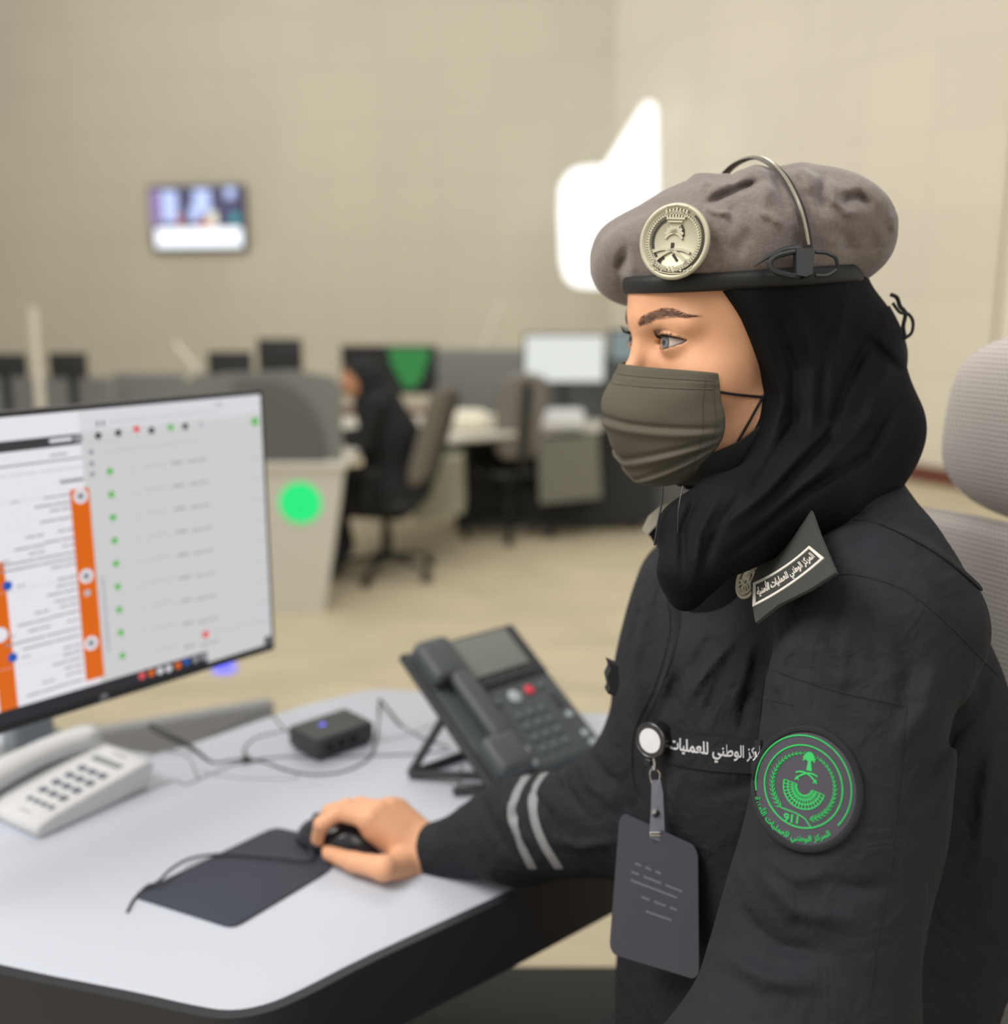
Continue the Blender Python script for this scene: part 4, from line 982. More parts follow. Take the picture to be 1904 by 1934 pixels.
desk = empty('desk', (-.2, 1.2, 0), 'white worktop with dark front edge under the monitor, phones and mouse', 'desk')
slab('tabletop', catmull(front, 3).tolist() + catmull(back, 3).tolist(), DZ, .026, DESK, desk)
fr = catmull(front, 4)
mb = MB()
def ribbon(mb, pts, off0, off1, z0, z1, mi=0):
    pts = np.asarray(pts); T = np.gradient(pts, axis=0); T /= np.linalg.norm(T, axis=1)[:, None]; N = np.stack([T[:, 1], -T[:, 0]], 1)
    k = len(pts); V = []
    for o, z in ((off0, z1), (off1, z0), (off1 - .012, z0), (off0 - .012, z1)): V.append(np.column_stack([pts + N * o, np.full(k, z)]))
    Fx = [[r * k + i, r * k + i + 1, ((r + 1) % 4) * k + i + 1, ((r + 1) % 4) * k + i] for r in range(4) for i in range(k - 1)]
    mb.add(np.vstack(V), Fx, mi)
ribbon(mb, fr, .010, .012, DZ - .085, DZ - .001); mb.build('front_edge', DEDG, desk, smooth=True, ang=40)
for x, y in ((-.85, 1.2), (.42, 1.50)):
    mb = MB(); mb.box((x, y, .355), (.06, .06, .70), None, .006); mb.box((x, y, .02), (.10, .36, .04), None, .008); mb.build('leg_frame', mat('leg_grey', (96, 98, 102), .5), desk)
cabn = empty('added_dark_cabinet', (-.05, 1.35, 0), 'low black cabinet added to fill the dark area under the white desk', 'cabinet')  # cabinet made up to fill the dark area below the desk
ct = [onz(480, 1822, .40), onz(1300, 1822, .40)]; yb = ct[0][1]
mb = MB(); mb.box(((ct[0][0] + ct[1][0]) / 2, yb - .13, .20), (ct[1][0] - ct[0][0] + .1, .26, .40), None, .008); mb.build('carcass', mat('cabinet_black', (28, 30, 34), .6), cabn)
# grey panel standing behind the desk
gp = [onz(110, 1387, .60), onz(345, 1345, .60), onz(515, 1319, .60)]
mb = MB(); a, b = gp[0], gp[2]; u = (b - a); L = np.linalg.norm(u); u /= L
mb.box(((a + b) / 2)[:2].tolist() + [.30], (L, .03, .60), rotz(math.atan2(u[1], u[0])), .01)
tag(mb.build('partition_panel', mat('panel_grey', (142, 144, 148), .9, bump=(400, .2, .001))), 'low grey fabric panel behind the far edge of the white desk', 'partition')

# ------------------------------------------------------------------ mouse pad, mouse
mpad = [onz(518, 1561, .763), onz(632, 1585, .763), onz(626, 1640, .763), onz(440, 1751, .763), onz(248, 1690, .763)]
def roundpoly(P_, r=.012, n=5):
    out = []; P_ = [np.asarray(p)[:2] for p in P_]; k = len(P_)
    for i in range(k):
        a, b, c = P_[i - 1], P_[i], P_[(i + 1) % k]; u = (a - b) / np.linalg.norm(a - b); v = (c - b) / np.linalg.norm(c - b)
        for t in np.linspace(0, 1, n): out.append((1 - t) ** 2 * (b + u * r) + 2 * t * (1 - t) * b + t * t * (b + v * r))
    return out
m_pad = slab('mouse_pad', roundpoly([mpad[4], mpad[3], mpad[2], mpad[1], mpad[0]]), DZ + .003, .003, mat('mouse_pad_grey', (58, 62, 74), .85, bump=(900, .3, .0003)), bev=.0008)
tag(m_pad, 'dark grey mouse pad on the white desk in front of the monitor', 'mouse pad')
mo = onz(640, 1600, DZ); ma = math.atan2(.10, -.30); u = np.array([math.cos(ma), math.sin(ma), 0]); v = np.array([-u[1], u[0], 0]); MR = np.stack([u, v, [0, 0, 1]], 1)
mouse = empty('mouse', mo, 'black wired computer mouse under her right hand', 'mouse')
def mouse_sdf(P_):
    q = (P_ - mo) @ MR; d = ell(q, (0, 0, .006), (.054, .030, .031)); d = smin(d, ell(q, (-.012, 0, .010), (.036, .029, .028)), .01)
    d = smax(d, .0035 - q[:, 2], .003); d = d + .0008 * np.exp(-((q[:, 2] - .015) / .0012) ** 2)
    return smax(d, -(np.maximum(np.abs(q[:, 1]) - .0006, np.maximum(.004 - q[:, 0], .02 - q[:, 2]))), .0005)
Vm, Fm_ = snets(mouse_sdf, mo - [.07, .07, .005], mo + [.07, .07, .05], .0014)
meshobj('mouse_body', Vm, Fm_, mat('mouse_black', (30, 33, 42), .25, coat=.4), mouse)
mb = MB(); mb.lathe([(.0055, -.003), (.0075, -.001), (.0075, .001), (.0055, .003)], mo + u * .026 + np.array([0, 0, .0325]), MR @ rotx(PI / 2), n=24); mb.build('scroll_wheel', mat('wheel_grey', (90, 92, 96), .6), mouse)
CAB = mat('cable_grey', (70, 72, 76), .5); CABD = mat('cable_dark', (52, 54, 58), .5)
def pth(L_, z=.0, r=.002): return catmull([onz(x, y, DZ + (h if len(t) > 0 else 0)) for (x, y, *t) in L_ for h in [t[0] if t else r]], 8)
mb = MB(); mb.tube(np.vstack([catmull([mo + u * .052 + [0, 0, .008], onz(590, 1621, DZ + .008), onz(520, 1619, DZ + .007), onz(430, 1613, DZ + .006), onz(365, 1620, DZ + .006), onz(325, 1640, DZ + .012), onz(300, 1664, DZ + .010), onz(278, 1676, DZ + .004)], 8)]), .0016, n=8)
mb.tube(catmull([onz(284, 1670, DZ + .004), onz(270, 1680, DZ + .004), onz(252, 1700, DZ + .002), onz(240, 1722, DZ + .002)], 6), [.0016] * 6 + [.0014] * 13, n=8)
mb.build('mouse_cable', CABD, mouse)

# ------------------------------------------------------------------ network box
hub_p = onz(627, 1408, DZ); ha = math.atan2(*(onz(700, 1398, DZ) - onz(602, 1433, DZ))[[1, 0]]); HB_R = rotz(ha)
hub = empty('network_box', hub_p, 'small dark grey network box with a blue light among cables', 'network box')
mb = MB(); mb.box(hub_p + [0, 0, .019], (.100, .072, .030), HB_R, .006); mb.box(hub_p + [0, 0, .003], (.09, .06, .006), HB_R, .002); mb.build('housing', mat('box_dark', (58, 60, 64), .5), hub)
mb = MB(); mb.box(hub_p + HB_R @ np.array([-.012, .004, .0345]), (.008, .005, .0015), HB_R, .0006); mb.build('status_light', mat('led_blue', (110, 110, 255), .5, emit=2.0), hub)
mb = MB()
for k in range(3): mb.box(hub_p + HB_R @ np.array([-.028 + .02 * k, -.0365, .018]), (.013, .002, .011), HB_R, .0005)
mb.build('port', mat('port_black', (16, 16, 18), .6), hub)

# ------------------------------------------------------------------ cables
def cable(label, L_, r, m, name='cable', group=None):
    mb = MB(); mb.tube(pth(L_, r=r), r, n=8); return tag(mb.build(name, m), label, 'cable', group)
cable('dark cable loop hanging over the desk edge behind the white phone', [(372, 1418, .004), (340, 1402, .012), (310, 1390, .02), (284, 1374, .025), (290, 1370, .027), (330, 1392, .02), (365, 1412, .006), (400, 1440), (430, 1438), (464, 1434)], .0022, CABD)
cable('dark looped cable curving round in front of the network box', [(464, 1434, .003), (500, 1440), (540, 1455), (590, 1464), (640, 1460), (680, 1445), (703, 1425), (712, 1390), (716, 1345), (718, 1322, .018), (726, 1332, .016), (760, 1372), (800, 1395), (846, 1412)], .0021, CABD)
cable('grey cable rising from the knot to the back of the network box', [(466, 1432, .004), (462, 1415), (480, 1396), (520, 1384), (560, 1380), (580, 1376, .01)], .0017, CAB)
cable('grey cable running right from the knot to the desk phone', [(440, 1445), (480, 1436), (540, 1430), (620, 1432), (700, 1428), (780, 1425), (850, 1418)], .0018, CAB)
cable('thin cable along the far desk edge to the network box', [(400, 1388), (440, 1372), (480, 1352), (510, 1348), (530, 1370), (546, 1384)], .0014, CAB)
cable('thin light grey cable crossing from network box towards the desk phone', [(700, 1402), (740, 1396), (790, 1380), (830, 1362)], .0012, mat('cable_pale', (150, 152, 158), .5))
cable('pale cord running from the white phone along the desk', [(232, 1512), (290, 1490), (330, 1475), (350, 1482), (380, 1470), (400, 1462), (440, 1444)], .0019, MC['cable_pale'])
cable('pale cable arching out behind the white phone', [(275, 1432), (310, 1420), (345, 1425), (362, 1440), (370, 1462), (376, 1470)], .0017, MC['cable_pale'])
cable('thin cable lying in a shallow V in front of the network box', [(380, 1455), (420, 1466), (500, 1472), (556, 1472), (560, 1464)], .0012, MC['cable_pale'])

mb = MB(); p = onz(465, 1434, DZ + .005); mb.box(p, (.012, .007, .008), rotz(.4), .002); tag(mb.build('cable_tie', CABD), 'small dark tie knotting the cables on the desk', 'cable tie')
# ================================================================== monitor
mo_br = np.array([-.312, 1.378, .917]); yw = .861; mu = np.array([math.cos(yw), math.sin(yw), 0]); mn_ = np.array([math.sin(yw), -math.cos(yw), 0]); mv = np.array([0, 0, 1.])
def mp_(u_, v_, w=0): return mo_br + mu * u_ + mv * v_ + mn_ * w        # u runs negative to the left
Wd, Hd = .545, .355
mon = empty('computer_monitor', mo_br + mu * (-Wd / 2) - [0, 0, mo_br[2]] + [0, 0, DZ], 'wide black monitor at the left showing white windows with orange bars', 'monitor')
BLK = mat('monitor_black', (26, 27, 30), .45)
mb = MB(); Rm = np.stack([mu, mv, mn_], 1)
mb.box(mp_(-Wd / 2, Hd / 2, -.010), (Wd, Hd, .020), Rm, .004); mb.box(mp_(-Wd / 2, Hd / 2 - .02, -.03), (Wd * .6, Hd * .6, .03), Rm, .012)
mb.build('bezel', BLK, mon)
BOT = .026
SCR = [mat('ui_white', (228, 226, 232), .4, emit=1), mat('ui_grey', (202, 202, 203), .4, emit=1), mat('ui_line', (184, 185, 190), .4, emit=1), mat('ui_text', (140, 142, 150), .4, emit=1), mat('ui_dark', (54, 55, 58), .4, emit=1),
       mat('ui_orange', (216, 100, 4), .4, emit=1), mat('ui_green', (96, 180, 84), .4, emit=1), mat('ui_blue', (30, 84, 176), .4, emit=1), mat('ui_red', (222, 84, 90), .4, emit=1), mat('ui_pale', (214, 214, 219), .4, emit=1), mat('ui_taskbar', (32, 34, 42), .3, emit=1)]
sb = MB()
def uvof(X, Y):      # measured point on the display -> panel coordinates
    p = onplane(X / 2.763, 700 + Y / 2.763, mo_br, mn_); q = p - mo_br; return q @ mu, q @ mv
lay = [0.0002]
def rect(u0, v0, u1, v1, mi, z=None):
    u0, u1 = sorted((u0, u1)); v0, v1 = sorted((v0, v1)); u0 = max(u0, -Wd + .008); u1 = min(u1, -.006); v0 = max(v0, .011); v1 = min(v1, Hd - .006)
    if u1 - u0 < 1e-4 or v1 - v0 < 1e-5: return
    lay[0] += 1e-6; w = lay[0] if z is None else z; sb.add([mp_(u0, v0, w), mp_(u1, v0, w), mp_(u1, v1, w), mp_(u0, v1, w)], [[0, 1, 2, 3]], mi)
def rp(X0, Y0, X1, Y1, mi): a = uvof(X0, Y0); b = uvof(X1, Y1); rect(a[0], a[1], b[0], b[1], mi)
def dot(X, Y, r, mi):
    a = uvof(X, Y); lay[0] += 1e-6; n = 16; sb.add([mp_(a[0] + r * math.cos(2 * PI * k / n), a[1] + r * math.sin(2 * PI * k / n), lay[0]) for k in range(n)], [list(range(n))], mi)
def words(X, Y, L_, h=.0016, mi=3, gap=.003, right=False):
    """broken grey line standing for unreadable small print, L_ = word lengths in metres"""
    u0, v0 = uvof(X, Y); 
    for w in L_:
        if right: rect(u0 - w, v0 - h / 2, u0, v0 + h / 2, mi); u0 -= w + gap
        else: rect(u0, v0 - h / 2, u0 + w, v0 + h / 2, mi); u0 += w + gap
rect(-Wd, 0, 0, Hd, 1); us, _ = uvof(440, 600); rect(-Wd, BOT, us, Hd, 0); ub, _ = uvof(460, 900)
ut, vt_ = uvof(440, 215); rect(us, vt_ - .022, 0, Hd, 9)
# right window: toolbar and table
vtop = Hd - .006; u1 = -.006
for k, (dv, mi) in enumerate(((.012, 1), (.024, 2), (.026, 0))): rect(us, vtop - dv, u1, vtop - dv + .0006, mi)
words(1120, 178, [.012], .004, 2); words(570, 270, [.05, .03, .06], .0016, 2)
for X, Y, mi in ((512, 340, 4), (617, 325, 4), (712, 305, 8), (790, 312, 4), (890, 296, 6), (966, 290, 4), (1048, 282, 2)): dot(X, Y, .0042, mi)
words(500, 278, [.004, .004], .006, 3); dot(1330, 266, .006, 6)
words(600, 415, [.03, .02, .025, .03], .0012, 2); words(550, 428, [.012], .0012, 2)
rect(us, uvof(500, 380)[1], u1 - .1, uvof(500, 380)[1] + .0006, 2)
for k in range(9):
    X, Y = 573 + 8.2 * k, 526 + 120.2 * k; dot(X, Y, .0042, 6); a = uvof(X, Y)
    v = a[1] + .012
    words(X + 110, Y - 10, [.007], .0014, 2); words(X + 170, Y - 22, [.03], .0018, 2); words(X + 320, Y - 42, [.016], .0022, 3); words(X + 405, Y - 52, [.014, .012], .0018, 3, .002)
    rect(us + .03, v + .007, u1 - .004, v + .0074, 2); words(1310 + 5 * k, 460 + 108 * k, [.02], .0018, 2)
for X, Y in ((475, 425), (478, 485), (481, 540)): dot(X, Y, .003, 3)
rp(545, 1070, 556, 1470, 2); dot(1072, 1376, .005, 8); words(1110, 1372, [.10], .0012, 2)
# left window: header bar, orange rail and arabic-looking text lines set to the right
a = uvof(440, 325); b = uvof(440, 380); rect(-Wd, b[1], us, a[1], 4); words(375, 355, [.026], .004, 0, right=True); words(430, 350, [.010], .008, 3, right=True)
rect(us - .10, uvof(440, 455)[1], us, uvof(440, 455)[1] + .002, 3); words(350, 432, [.02], .002, 3, right=True)
words(430, 500, [.05, .03, .07, .04], .0012, 2, right=True); words(435, 565, [.028], .004, 3, right=True)
for X0, Y0, X1, Y1 in ((388, 612, 446, 1620),): 
    ua, va = uvof(X0 + 28, Y0 + 4); ub_, vb_ = uvof(487, 1610); um = (ua + uvof(485, 1500)[0]) / 2; rect(um - .0115, vb_, um + .0115, va, 5)
    for X, Y in ((420, 655), (450, 1072), (475, 1422)): dot(um and X, Y, .0085, 0); dot(X, Y, .0045, 3)
    dot(455, 1160, .004, 2)
uo, _ = uvof(0, 1300); rect(uo - .010, .0, uo + .010, uvof(0, 1000)[1], 5); dot(0, 1380, .0085, 0)
for X, Y in ((38, 1123), (66, 1497)): dot(X, Y, .0055, 7)
for X, Y, L_ in ((362, 645, (.03,)), (366, 685, (.042,)), (368, 715, (.024,)), (370, 765, (.036,)), (382, 825, (.018,)), (228, 855, (.02,)), (388, 870, (.035,)), (388, 905, (.014,)), (232, 908, (.034,)), (234, 942, (.018,)),
                 (392, 945, (.10,)), (396, 975, (.09,)), (398, 1005, (.03,)), (398, 1070, (.022,)), (400, 1105, (.024,)), (402, 1140, (.036,)), (406, 1180, (.028,)), (408, 1212, (.022,)), (256, 1250, (.016,)), (412, 1252, (.034,)),
                 (412, 1295, (.014,)), (262, 1292, (.038,)), (264, 1332, (.026,)), (418, 1340, (.09,)), (420, 1378, (.07,)), (424, 1425, (.022,)), (426, 1460, (.022,)), (428, 1495, (.036,)), (430, 1530, (.022,)), (432, 1565, (.02,)), (284, 1612, (.014,)), (434, 1610, (.034,)), (290, 1655, (.034,)),
                 (100, 682, (.008,)), (130, 1118, (.008,)), (156, 1486, (.008,)), (48, 992, (.006,)), (76, 1384, (.006,))):
    words(X, Y, [w for l in L_ for w in (l * .45, l * .5)], .0020, 3, .0014, right=True)
for Y in (640, 1085, 1465): v = uvof(380, Y)[1]; rect(-Wd, v, us - .02, v + .0005, 2)
# task bar with icons
rect(-Wd, 0, uvof(1080, 1480)[0], .0265, 10)
for k, (X, Y, mi) in enumerate(((740, 1592, 8), (790, 1578, 5), (835, 1566, 9), (880, 1554, 9), (928, 1538, 5), (972, 1520, 7), (1020, 1506, 3), (1062, 1494, 3))): dot(X, Y, .0045, mi)
rp(1378, 1392, 1415, 1420, 4)
sb.build('display', SCR, mon, smooth=False)
mb = MB(); lg = uvof(543, 1710); mb.lathe([(1e-6, 0), (.0052, 0), (.0052, .0008), (1e-6, .001)], mp_(lg[0], .0065, .0), Rm, n=24); mb.build('maker_badge', mat('badge_pale', (150, 155, 165), .4), mon)
lt = textmesh('hp', .009, .0002)
if len(lt[0]): mb = MB(); mb.add([mp_(lg[0] + x, .0065 + y, .0012) for x, y, z in lt[0]], lt[1]); mb.build('maker_letters', BLK, mon, smooth=False)
# neck and clamp stand
GRY = mat('stand_silver', (140, 146, 152), .35, metal=.3)
nk = onz(58, 1424, DZ); mc_ = mp_(-.27, .17, -.045)
mb = MB(); mb.box([nk[0], nk[1], DZ + .13], (.062, .04, .26), rotz(yw), .010); mb.build('stand_neck', GRY, mon)
mb = MB(); mb.tube([[nk[0], nk[1], DZ + .25], [nk[0], nk[1], mc_[2]], mc_], .018, n=10); mb.build('stand_arm', GRY, mon)
mb = MB(); mb.box([nk[0], nk[1], DZ + .006], (.12, .08, .012), rotz(yw), .005); mb.build('stand_base', GRY, mon)

# ================================================================== white desk phone
WPH = mat('phone_white', (206, 208, 212), .45); WPS = mat('phone_keys', (104, 110, 126), .5)
fo = onz(75, 1585, DZ); bo = onz(248, 1504, DZ); bu = bo - fo; bu[2] = 0; plen = .215; bu /= np.linalg.norm(bu); pu = np.array([-bu[1], bu[0], 0]) # pu points left
if pu[0] > 0: pu = -pu
def wp(a, b, z): return fo + pu * a + bu * b + np.array([0, 0, z])
wph = empty('desk_phone_white', wp(.08, .1, 0), 'white corded desk phone on the desk below the monitor', 'telephone')
wph.name = 'telephone'
pw = .160; prof = [(0, .016), (.02, .021), (.07, .027), (.152, .036), (.164, .036), (.170, .029), (.156, .0), (.0, .0), (-.004, .008)]
V = []; k = len(prof)
for a_ in (0, pw): V += [wp(a_, b_, z_) for b_, z_ in prof]
mb = MB(); mb.add(V, [list(range(k)), [k + i for i in range(k)][::-1]] + [[(i + 1) % k, i, k + i, k + (i + 1) % k] for i in range(k)])
o = mb.build('phone_body', WPH, wph, ang=50); bm = o.modifiers.new('bevel', 'BEVEL'); bm.width = .003; bm.segments = 2; bm.limit_method = 'ANGLE'
tn = math.atan2(.017, .13)
def wtop(a, b): return wp(a, b, np.interp(b, [0, .02, .07, .152], [.016, .020, .027, .036]))
PRm = np.stack([-pu, bu * math.cos(tn) + np.array([0, 0, math.sin(tn)]), -bu * math.sin(tn) + np.array([0, 0, math.cos(tn)])], 1)
for r in range(4):
    for c in range(3):
        mb = MB(); mb.box(wtop(.023 + .0205 * c, .050 + .0188 * r) + PRm[:, 2] * .001, (.0125, .0092, .004), PRm, .0014); mb.build('key', WPS, wph)
for c in range(4): mb = MB(); mb.box(wtop(.018 + .0145 * c, .030) + PRm[:, 2] * .001, (.008, .007, .004), PRm, .001); mb.build('function_key', WPS, wph)
mb = MB(); mb.box(wtop(.048, .132) + PRm[:, 2] * .0006, (.056, .010, .002), PRm, .0006); mb.build('display', mat('lcd_grey', (128, 136, 136), .3), wph)
mb = MB(); mb.box(wtop(.048, .152) + PRm[:, 2] * .0004, (.026, .004, .001), PRm, .0003); mb.build('printed_mark', mat('print_grey', (160, 162, 168), .5), wph); mb = MB(); mb.box(wtop(.045, .012) + PRm[:, 2] * .0004, (.022, .003, .001), PRm, .0003); mb.build('printed_mark', mat('print_grey', (160, 162, 168), .5), wph)
mb = MB(); hc_ = [wp(.120, -.045, .024), wp(.122, -.02, .032), wp(.123, .03, .040), wp(.122, .075, .045), wp(.121, .115, .046), wp(.119, .145, .043), wp(.118, .163, .037)]
hp_ = catmull(hc_, 6); mb.tube(hp_, np.interp(np.linspace(0, 1, len(hp_)), [0, .06, .2, .5, .8, .95, 1], [.016, .024, .024, .021, .023, .025, .019]), n=16, flat=(1, .72))
mb.tube([wp(.117, .150, .056), wp(.117, .150, .040)], [.022, .019], n=16); mb.tube([wp(.120, -.01, .038), wp(.120, -.006, .014)], [.021, .018], n=16)
mb.build('handset', WPH, wph, ang=180)
# ================================================================== grey ip phone
GP = mat('ip_phone_grey', (74, 80, 84), .5); GPD = mat('ip_phone_dark', (46, 49, 54), .5); GKEY = mat('ip_key', (92, 100, 106), .45)
gx, gy, gz, gyaw, gt, gw, gl = -.005, 1.233, .784, .726, .587, .193, .233
gu = np.array([math.cos(gyaw), math.sin(gyaw), 0]); gb = np.array([-math.sin(gyaw), math.cos(gyaw), 0]); gv = gb * math.cos(gt) + np.array([0, 0, math.sin(gt)]); gn = np.cross(gu, gv); g0 = np.array([gx, gy, gz])
def gp_(u_, v_, w=0): return g0 + gu * u_ + gv * v_ + gn * w
GR = np.stack([gu, gv, gn], 1)
iph = empty('telephone', (gx + .05, gy + .15, DZ), 'dark grey desk phone with a large display tilted up on its stand', 'telephone')
mb = MB(); mb.box(gp_(gw / 2, gl / 2, -.011), (gw, gl, .020), GR, .005); mb.box(gp_(gw / 2 + .03, gl / 2, -.002), (gw - .066, gl - .004, .012), GR, .004); mb.build('phone_body', GP, iph)
# display housing, glass, soft keys
mb = MB(); mb.box(gp_(.122, .181, .003), (.130, .092, .010), GR, .003); mb.build('display_housing', GPD, iph)
mb = MB(); mb.box(gp_(.117, .189, .0088), (.100, .066, .002), GR, .001); mb.build('display', mat('lcd_green_grey', (120, 124, 118), .25), iph)
for k in range(4): mb = MB(); mb.box(gp_(.083 + .024 * k, .1435, .0088), (.018, .008, .003), GR, .001); mb.build('soft_key', GPD, iph)
RED = mat('key_red', (226, 62, 82), .4); SLV = mat('key_silver', (170, 178, 186), .35)
def gkey(u_, v_, r, m, nm): mb = MB(); mb.lathe([(r, -.002), (r, .002), (r * .8, .0035), (1e-6, .004)], gp_(u_, v_, .004), GR, n=20); mb.build(nm, m, iph)
gkey(.077, .113, .006, GKEY, 'line_key'); gkey(.108, .113, .0105, SLV, 'navigation_key'); gkey(.137, .116, .0075, RED, 'message_key'); gkey(.160, .117, .0055, GKEY, 'line_key')
for r in range(4):
    for c in range(3): gkey(.093 + .021 * c, .026 + .019 * r, .0056, GKEY, 'key')
for u_, v_ in ((.068, .034), (.066, .013), (.170, .060), (.172, .026), (.174, .010)): gkey(u_, v_, .0055, SLV, 'function_key')
mb = MB(); mb.box(gp_(.168, .088, .0045), (.010, .026, .003), GR, .001); mb.build('volume_key', GPD, iph)
# handset in its cradle along the left side
mb = MB()
mb.box(gp_(.029, .196, .012), (.056, .068, .030), GR, .010); mb.box(gp_(.029, .034, .012), (.056, .058, .030), GR, .010)
mb.box(gp_(.040, .115, .016), (.034, .120, .020), GR, .009); mb.build('handset', GP, iph)
mb = MB(); mb.box(gp_(-.004, gl / 2, -.006), (.012, gl, .012), GR, .003); mb.build('cradle_edge', GPD, iph)
# wedge stand
f0, f1 = onz(775, 1462, DZ + .006), onz(858, 1425, DZ + .006); tpp = gp_(.02, .14, -.022); tp2 = gp_(.15, .14, -.022)
f3 = f0 + gu * .13
mb = MB(); mb.tube([f0, tpp], .006, n=8); mb.tube([f0, gp_(.02, .03, -.024)], .006, n=8); mb.tube([f3, tp2], .006, n=8); mb.tube([f3, gp_(.15, .03, -.024)], .006, n=8); mb.tube([f0, f3], .006, n=8)
mb.build('stand', GPD, iph)
mb = MB(); mb.box(gp_(gw / 2, .02, -.024), (gw * .9, .03, .012), GR, .003); mb.build('front_foot', GPD, iph)
cable('thin dark cord hanging from under the desk phone', [(872, 1448, .03), (868, 1470, .02), (870, 1492, .006), (878, 1500)], .0013, CABD)
mb = MB(); a = onz(855, 1503, DZ); b = onz(930, 1500, DZ); mb.tube(catmull([a + [0, 0, .007], (a + b) / 2 + [0, 0, .008], b + [0, 0, .007]], 4), .007, n=10, flat=(1, .6)); tag(mb.build('plug_connector', GPD), 'small dark plug lying on the desk behind her forearm', 'plug')
# ================================================================== office chairs
CH_F = mat('chair_frame_black', (26, 28, 30), .45); CH_M = mat('chair_mesh_bg', (122, 118, 112), .85)
def mesh_fabric(name, rgb, hole, sx, sz):
    m = mat(name, rgb, .8); nt = m.node_tree; b = nt.nodes['Principled BSDF']; uv = nt.nodes.new('ShaderNodeUVMap'); sep = nt.nodes.new('ShaderNodeSeparateXYZ'); nt.links.new(uv.outputs[0], sep.inputs[0])
    def sn(sock, f, ph=None):
        a = nt.nodes.new('ShaderNodeMath'); a.operation = 'MULTIPLY'; a.inputs[1].default_value = f; nt.links.new(sock, a.inputs[0]); s_ = a.outputs[0]
        if ph is not None: c = nt.nodes.new('ShaderNodeMath'); c.operation = 'ADD'; nt.links.new(s_, c.inputs[0]); nt.links.new(ph, c.inputs[1]); s_ = c.outputs[0]
        d = nt.nodes.new('ShaderNodeMath'); d.operation = 'SINE'; nt.links.new(s_, d.inputs[0]); return d.outputs[0]
    fl = nt.nodes.new('ShaderNodeMath'); fl.operation = 'MULTIPLY'; fl.inputs[1].default_value = sz / (2 * PI); nt.links.new(sep.outputs[1], fl.inputs[0])
    rd = nt.nodes.new('ShaderNodeMath'); rd.operation = 'FLOOR'; nt.links.new(fl.outputs[0], rd.inputs[0]); ph = nt.nodes.new('ShaderNodeMath'); ph.operation = 'MULTIPLY'; ph.inputs[1].default_value = PI; nt.links.new(rd.outputs[0], ph.inputs[0])
    A = sn(sep.outputs[0], sx, ph.outputs[0]); B = sn(sep.outputs[1], sz)
    ad = nt.nodes.new('ShaderNodeMath'); ad.operation = 'MULTIPLY'; nt.links.new(A, ad.inputs[0]); nt.links.new(B, ad.inputs[1])
    ab = nt.nodes.new('ShaderNodeMath'); ab.operation = 'ADD'; nt.links.new(A, ab.inputs[0]); nt.links.new(B, ab.inputs[1])
    cr = nt.nodes.new('ShaderNodeValToRGB'); cr.color_ramp.elements[0].position = .35; cr.color_ramp.elements[0].color = (*lin(rgb), 1); cr.color_ramp.elements[1].position = .8; cr.color_ramp.elements[1].color = (*lin(hole), 1)
    hf = nt.nodes.new('ShaderNodeMath'); hf.operation = 'MULTIPLY'; hf.inputs[1].default_value = .5; nt.links.new(ab.outputs[0], hf.inputs[0]); nt.links.new(hf.outputs[0], cr.inputs[0]); nt.links.new(cr.outputs[0], b.inputs['Base Color'])
    bp = nt.nodes.new('ShaderNodeBump'); bp.inputs['Strength'].default_value = .5; bp.inputs['Distance'].default_value = .0008; bp.invert = True; nt.links.new(hf.outputs[0], bp.inputs['Height']); nt.links.new(bp.outputs[0], b.inputs['Normal'])
    return m
def cushion(c, R_, w, h, th, r, curve, name, m, parent, n=28, dome=.0):
    """rounded pad: grid in its own plane, curved about the vertical, with thickness"""
    V = []; UV = []; Fx = []; c = np.asarray(c)
    for side in (1, -1):
        for j in range(n + 1):
            for i in range(n + 1):
                a = -1 + 2 * i / n; b = -1 + 2 * j / n
                # map square to rounded super-ellipse
                p = 2.0 + 6.0 * (1 - min(1, 2 * r / min(w, h))); s = (abs(a) ** p + abs(b) ** p) ** (1 / p); mxx = max(abs(a), abs(b), 1e-9); k = mxx / max(s, 1e-9)
                x = a * k * w / 2; y = b * k * h / 2; e = max(0, 1 - mxx ** 4) ** .5
                z = side * th / 2 * e + curve * (x / (w / 2)) ** 2 + (dome * e if side > 0 else 0); V.append(c + R_ @ np.array([x, y, z])); UV.append((x, y))
    N1 = (n + 1) ** 2
    for s_, o in ((1, 0), (-1, N1)):
        for j in range(n):
            for i in range(n):
                q = [o + j * (n + 1) + i, o + j * (n + 1) + i + 1, o + (j + 1) * (n + 1) + i + 1, o + (j + 1) * (n + 1) + i]; Fx.append(q if s_ > 0 else q[::-1])
    ob = meshobj(name, V, Fx, m, parent); uvl = ob.data.uv_layers.new(name='uv')
    for lp in ob.data.loops: uvl.data[lp.index].uv = UV[lp.vertex_index]
    bm_ = ob.modifiers.new('weld', 'WELD'); bm_.merge_threshold = .0004
    return ob
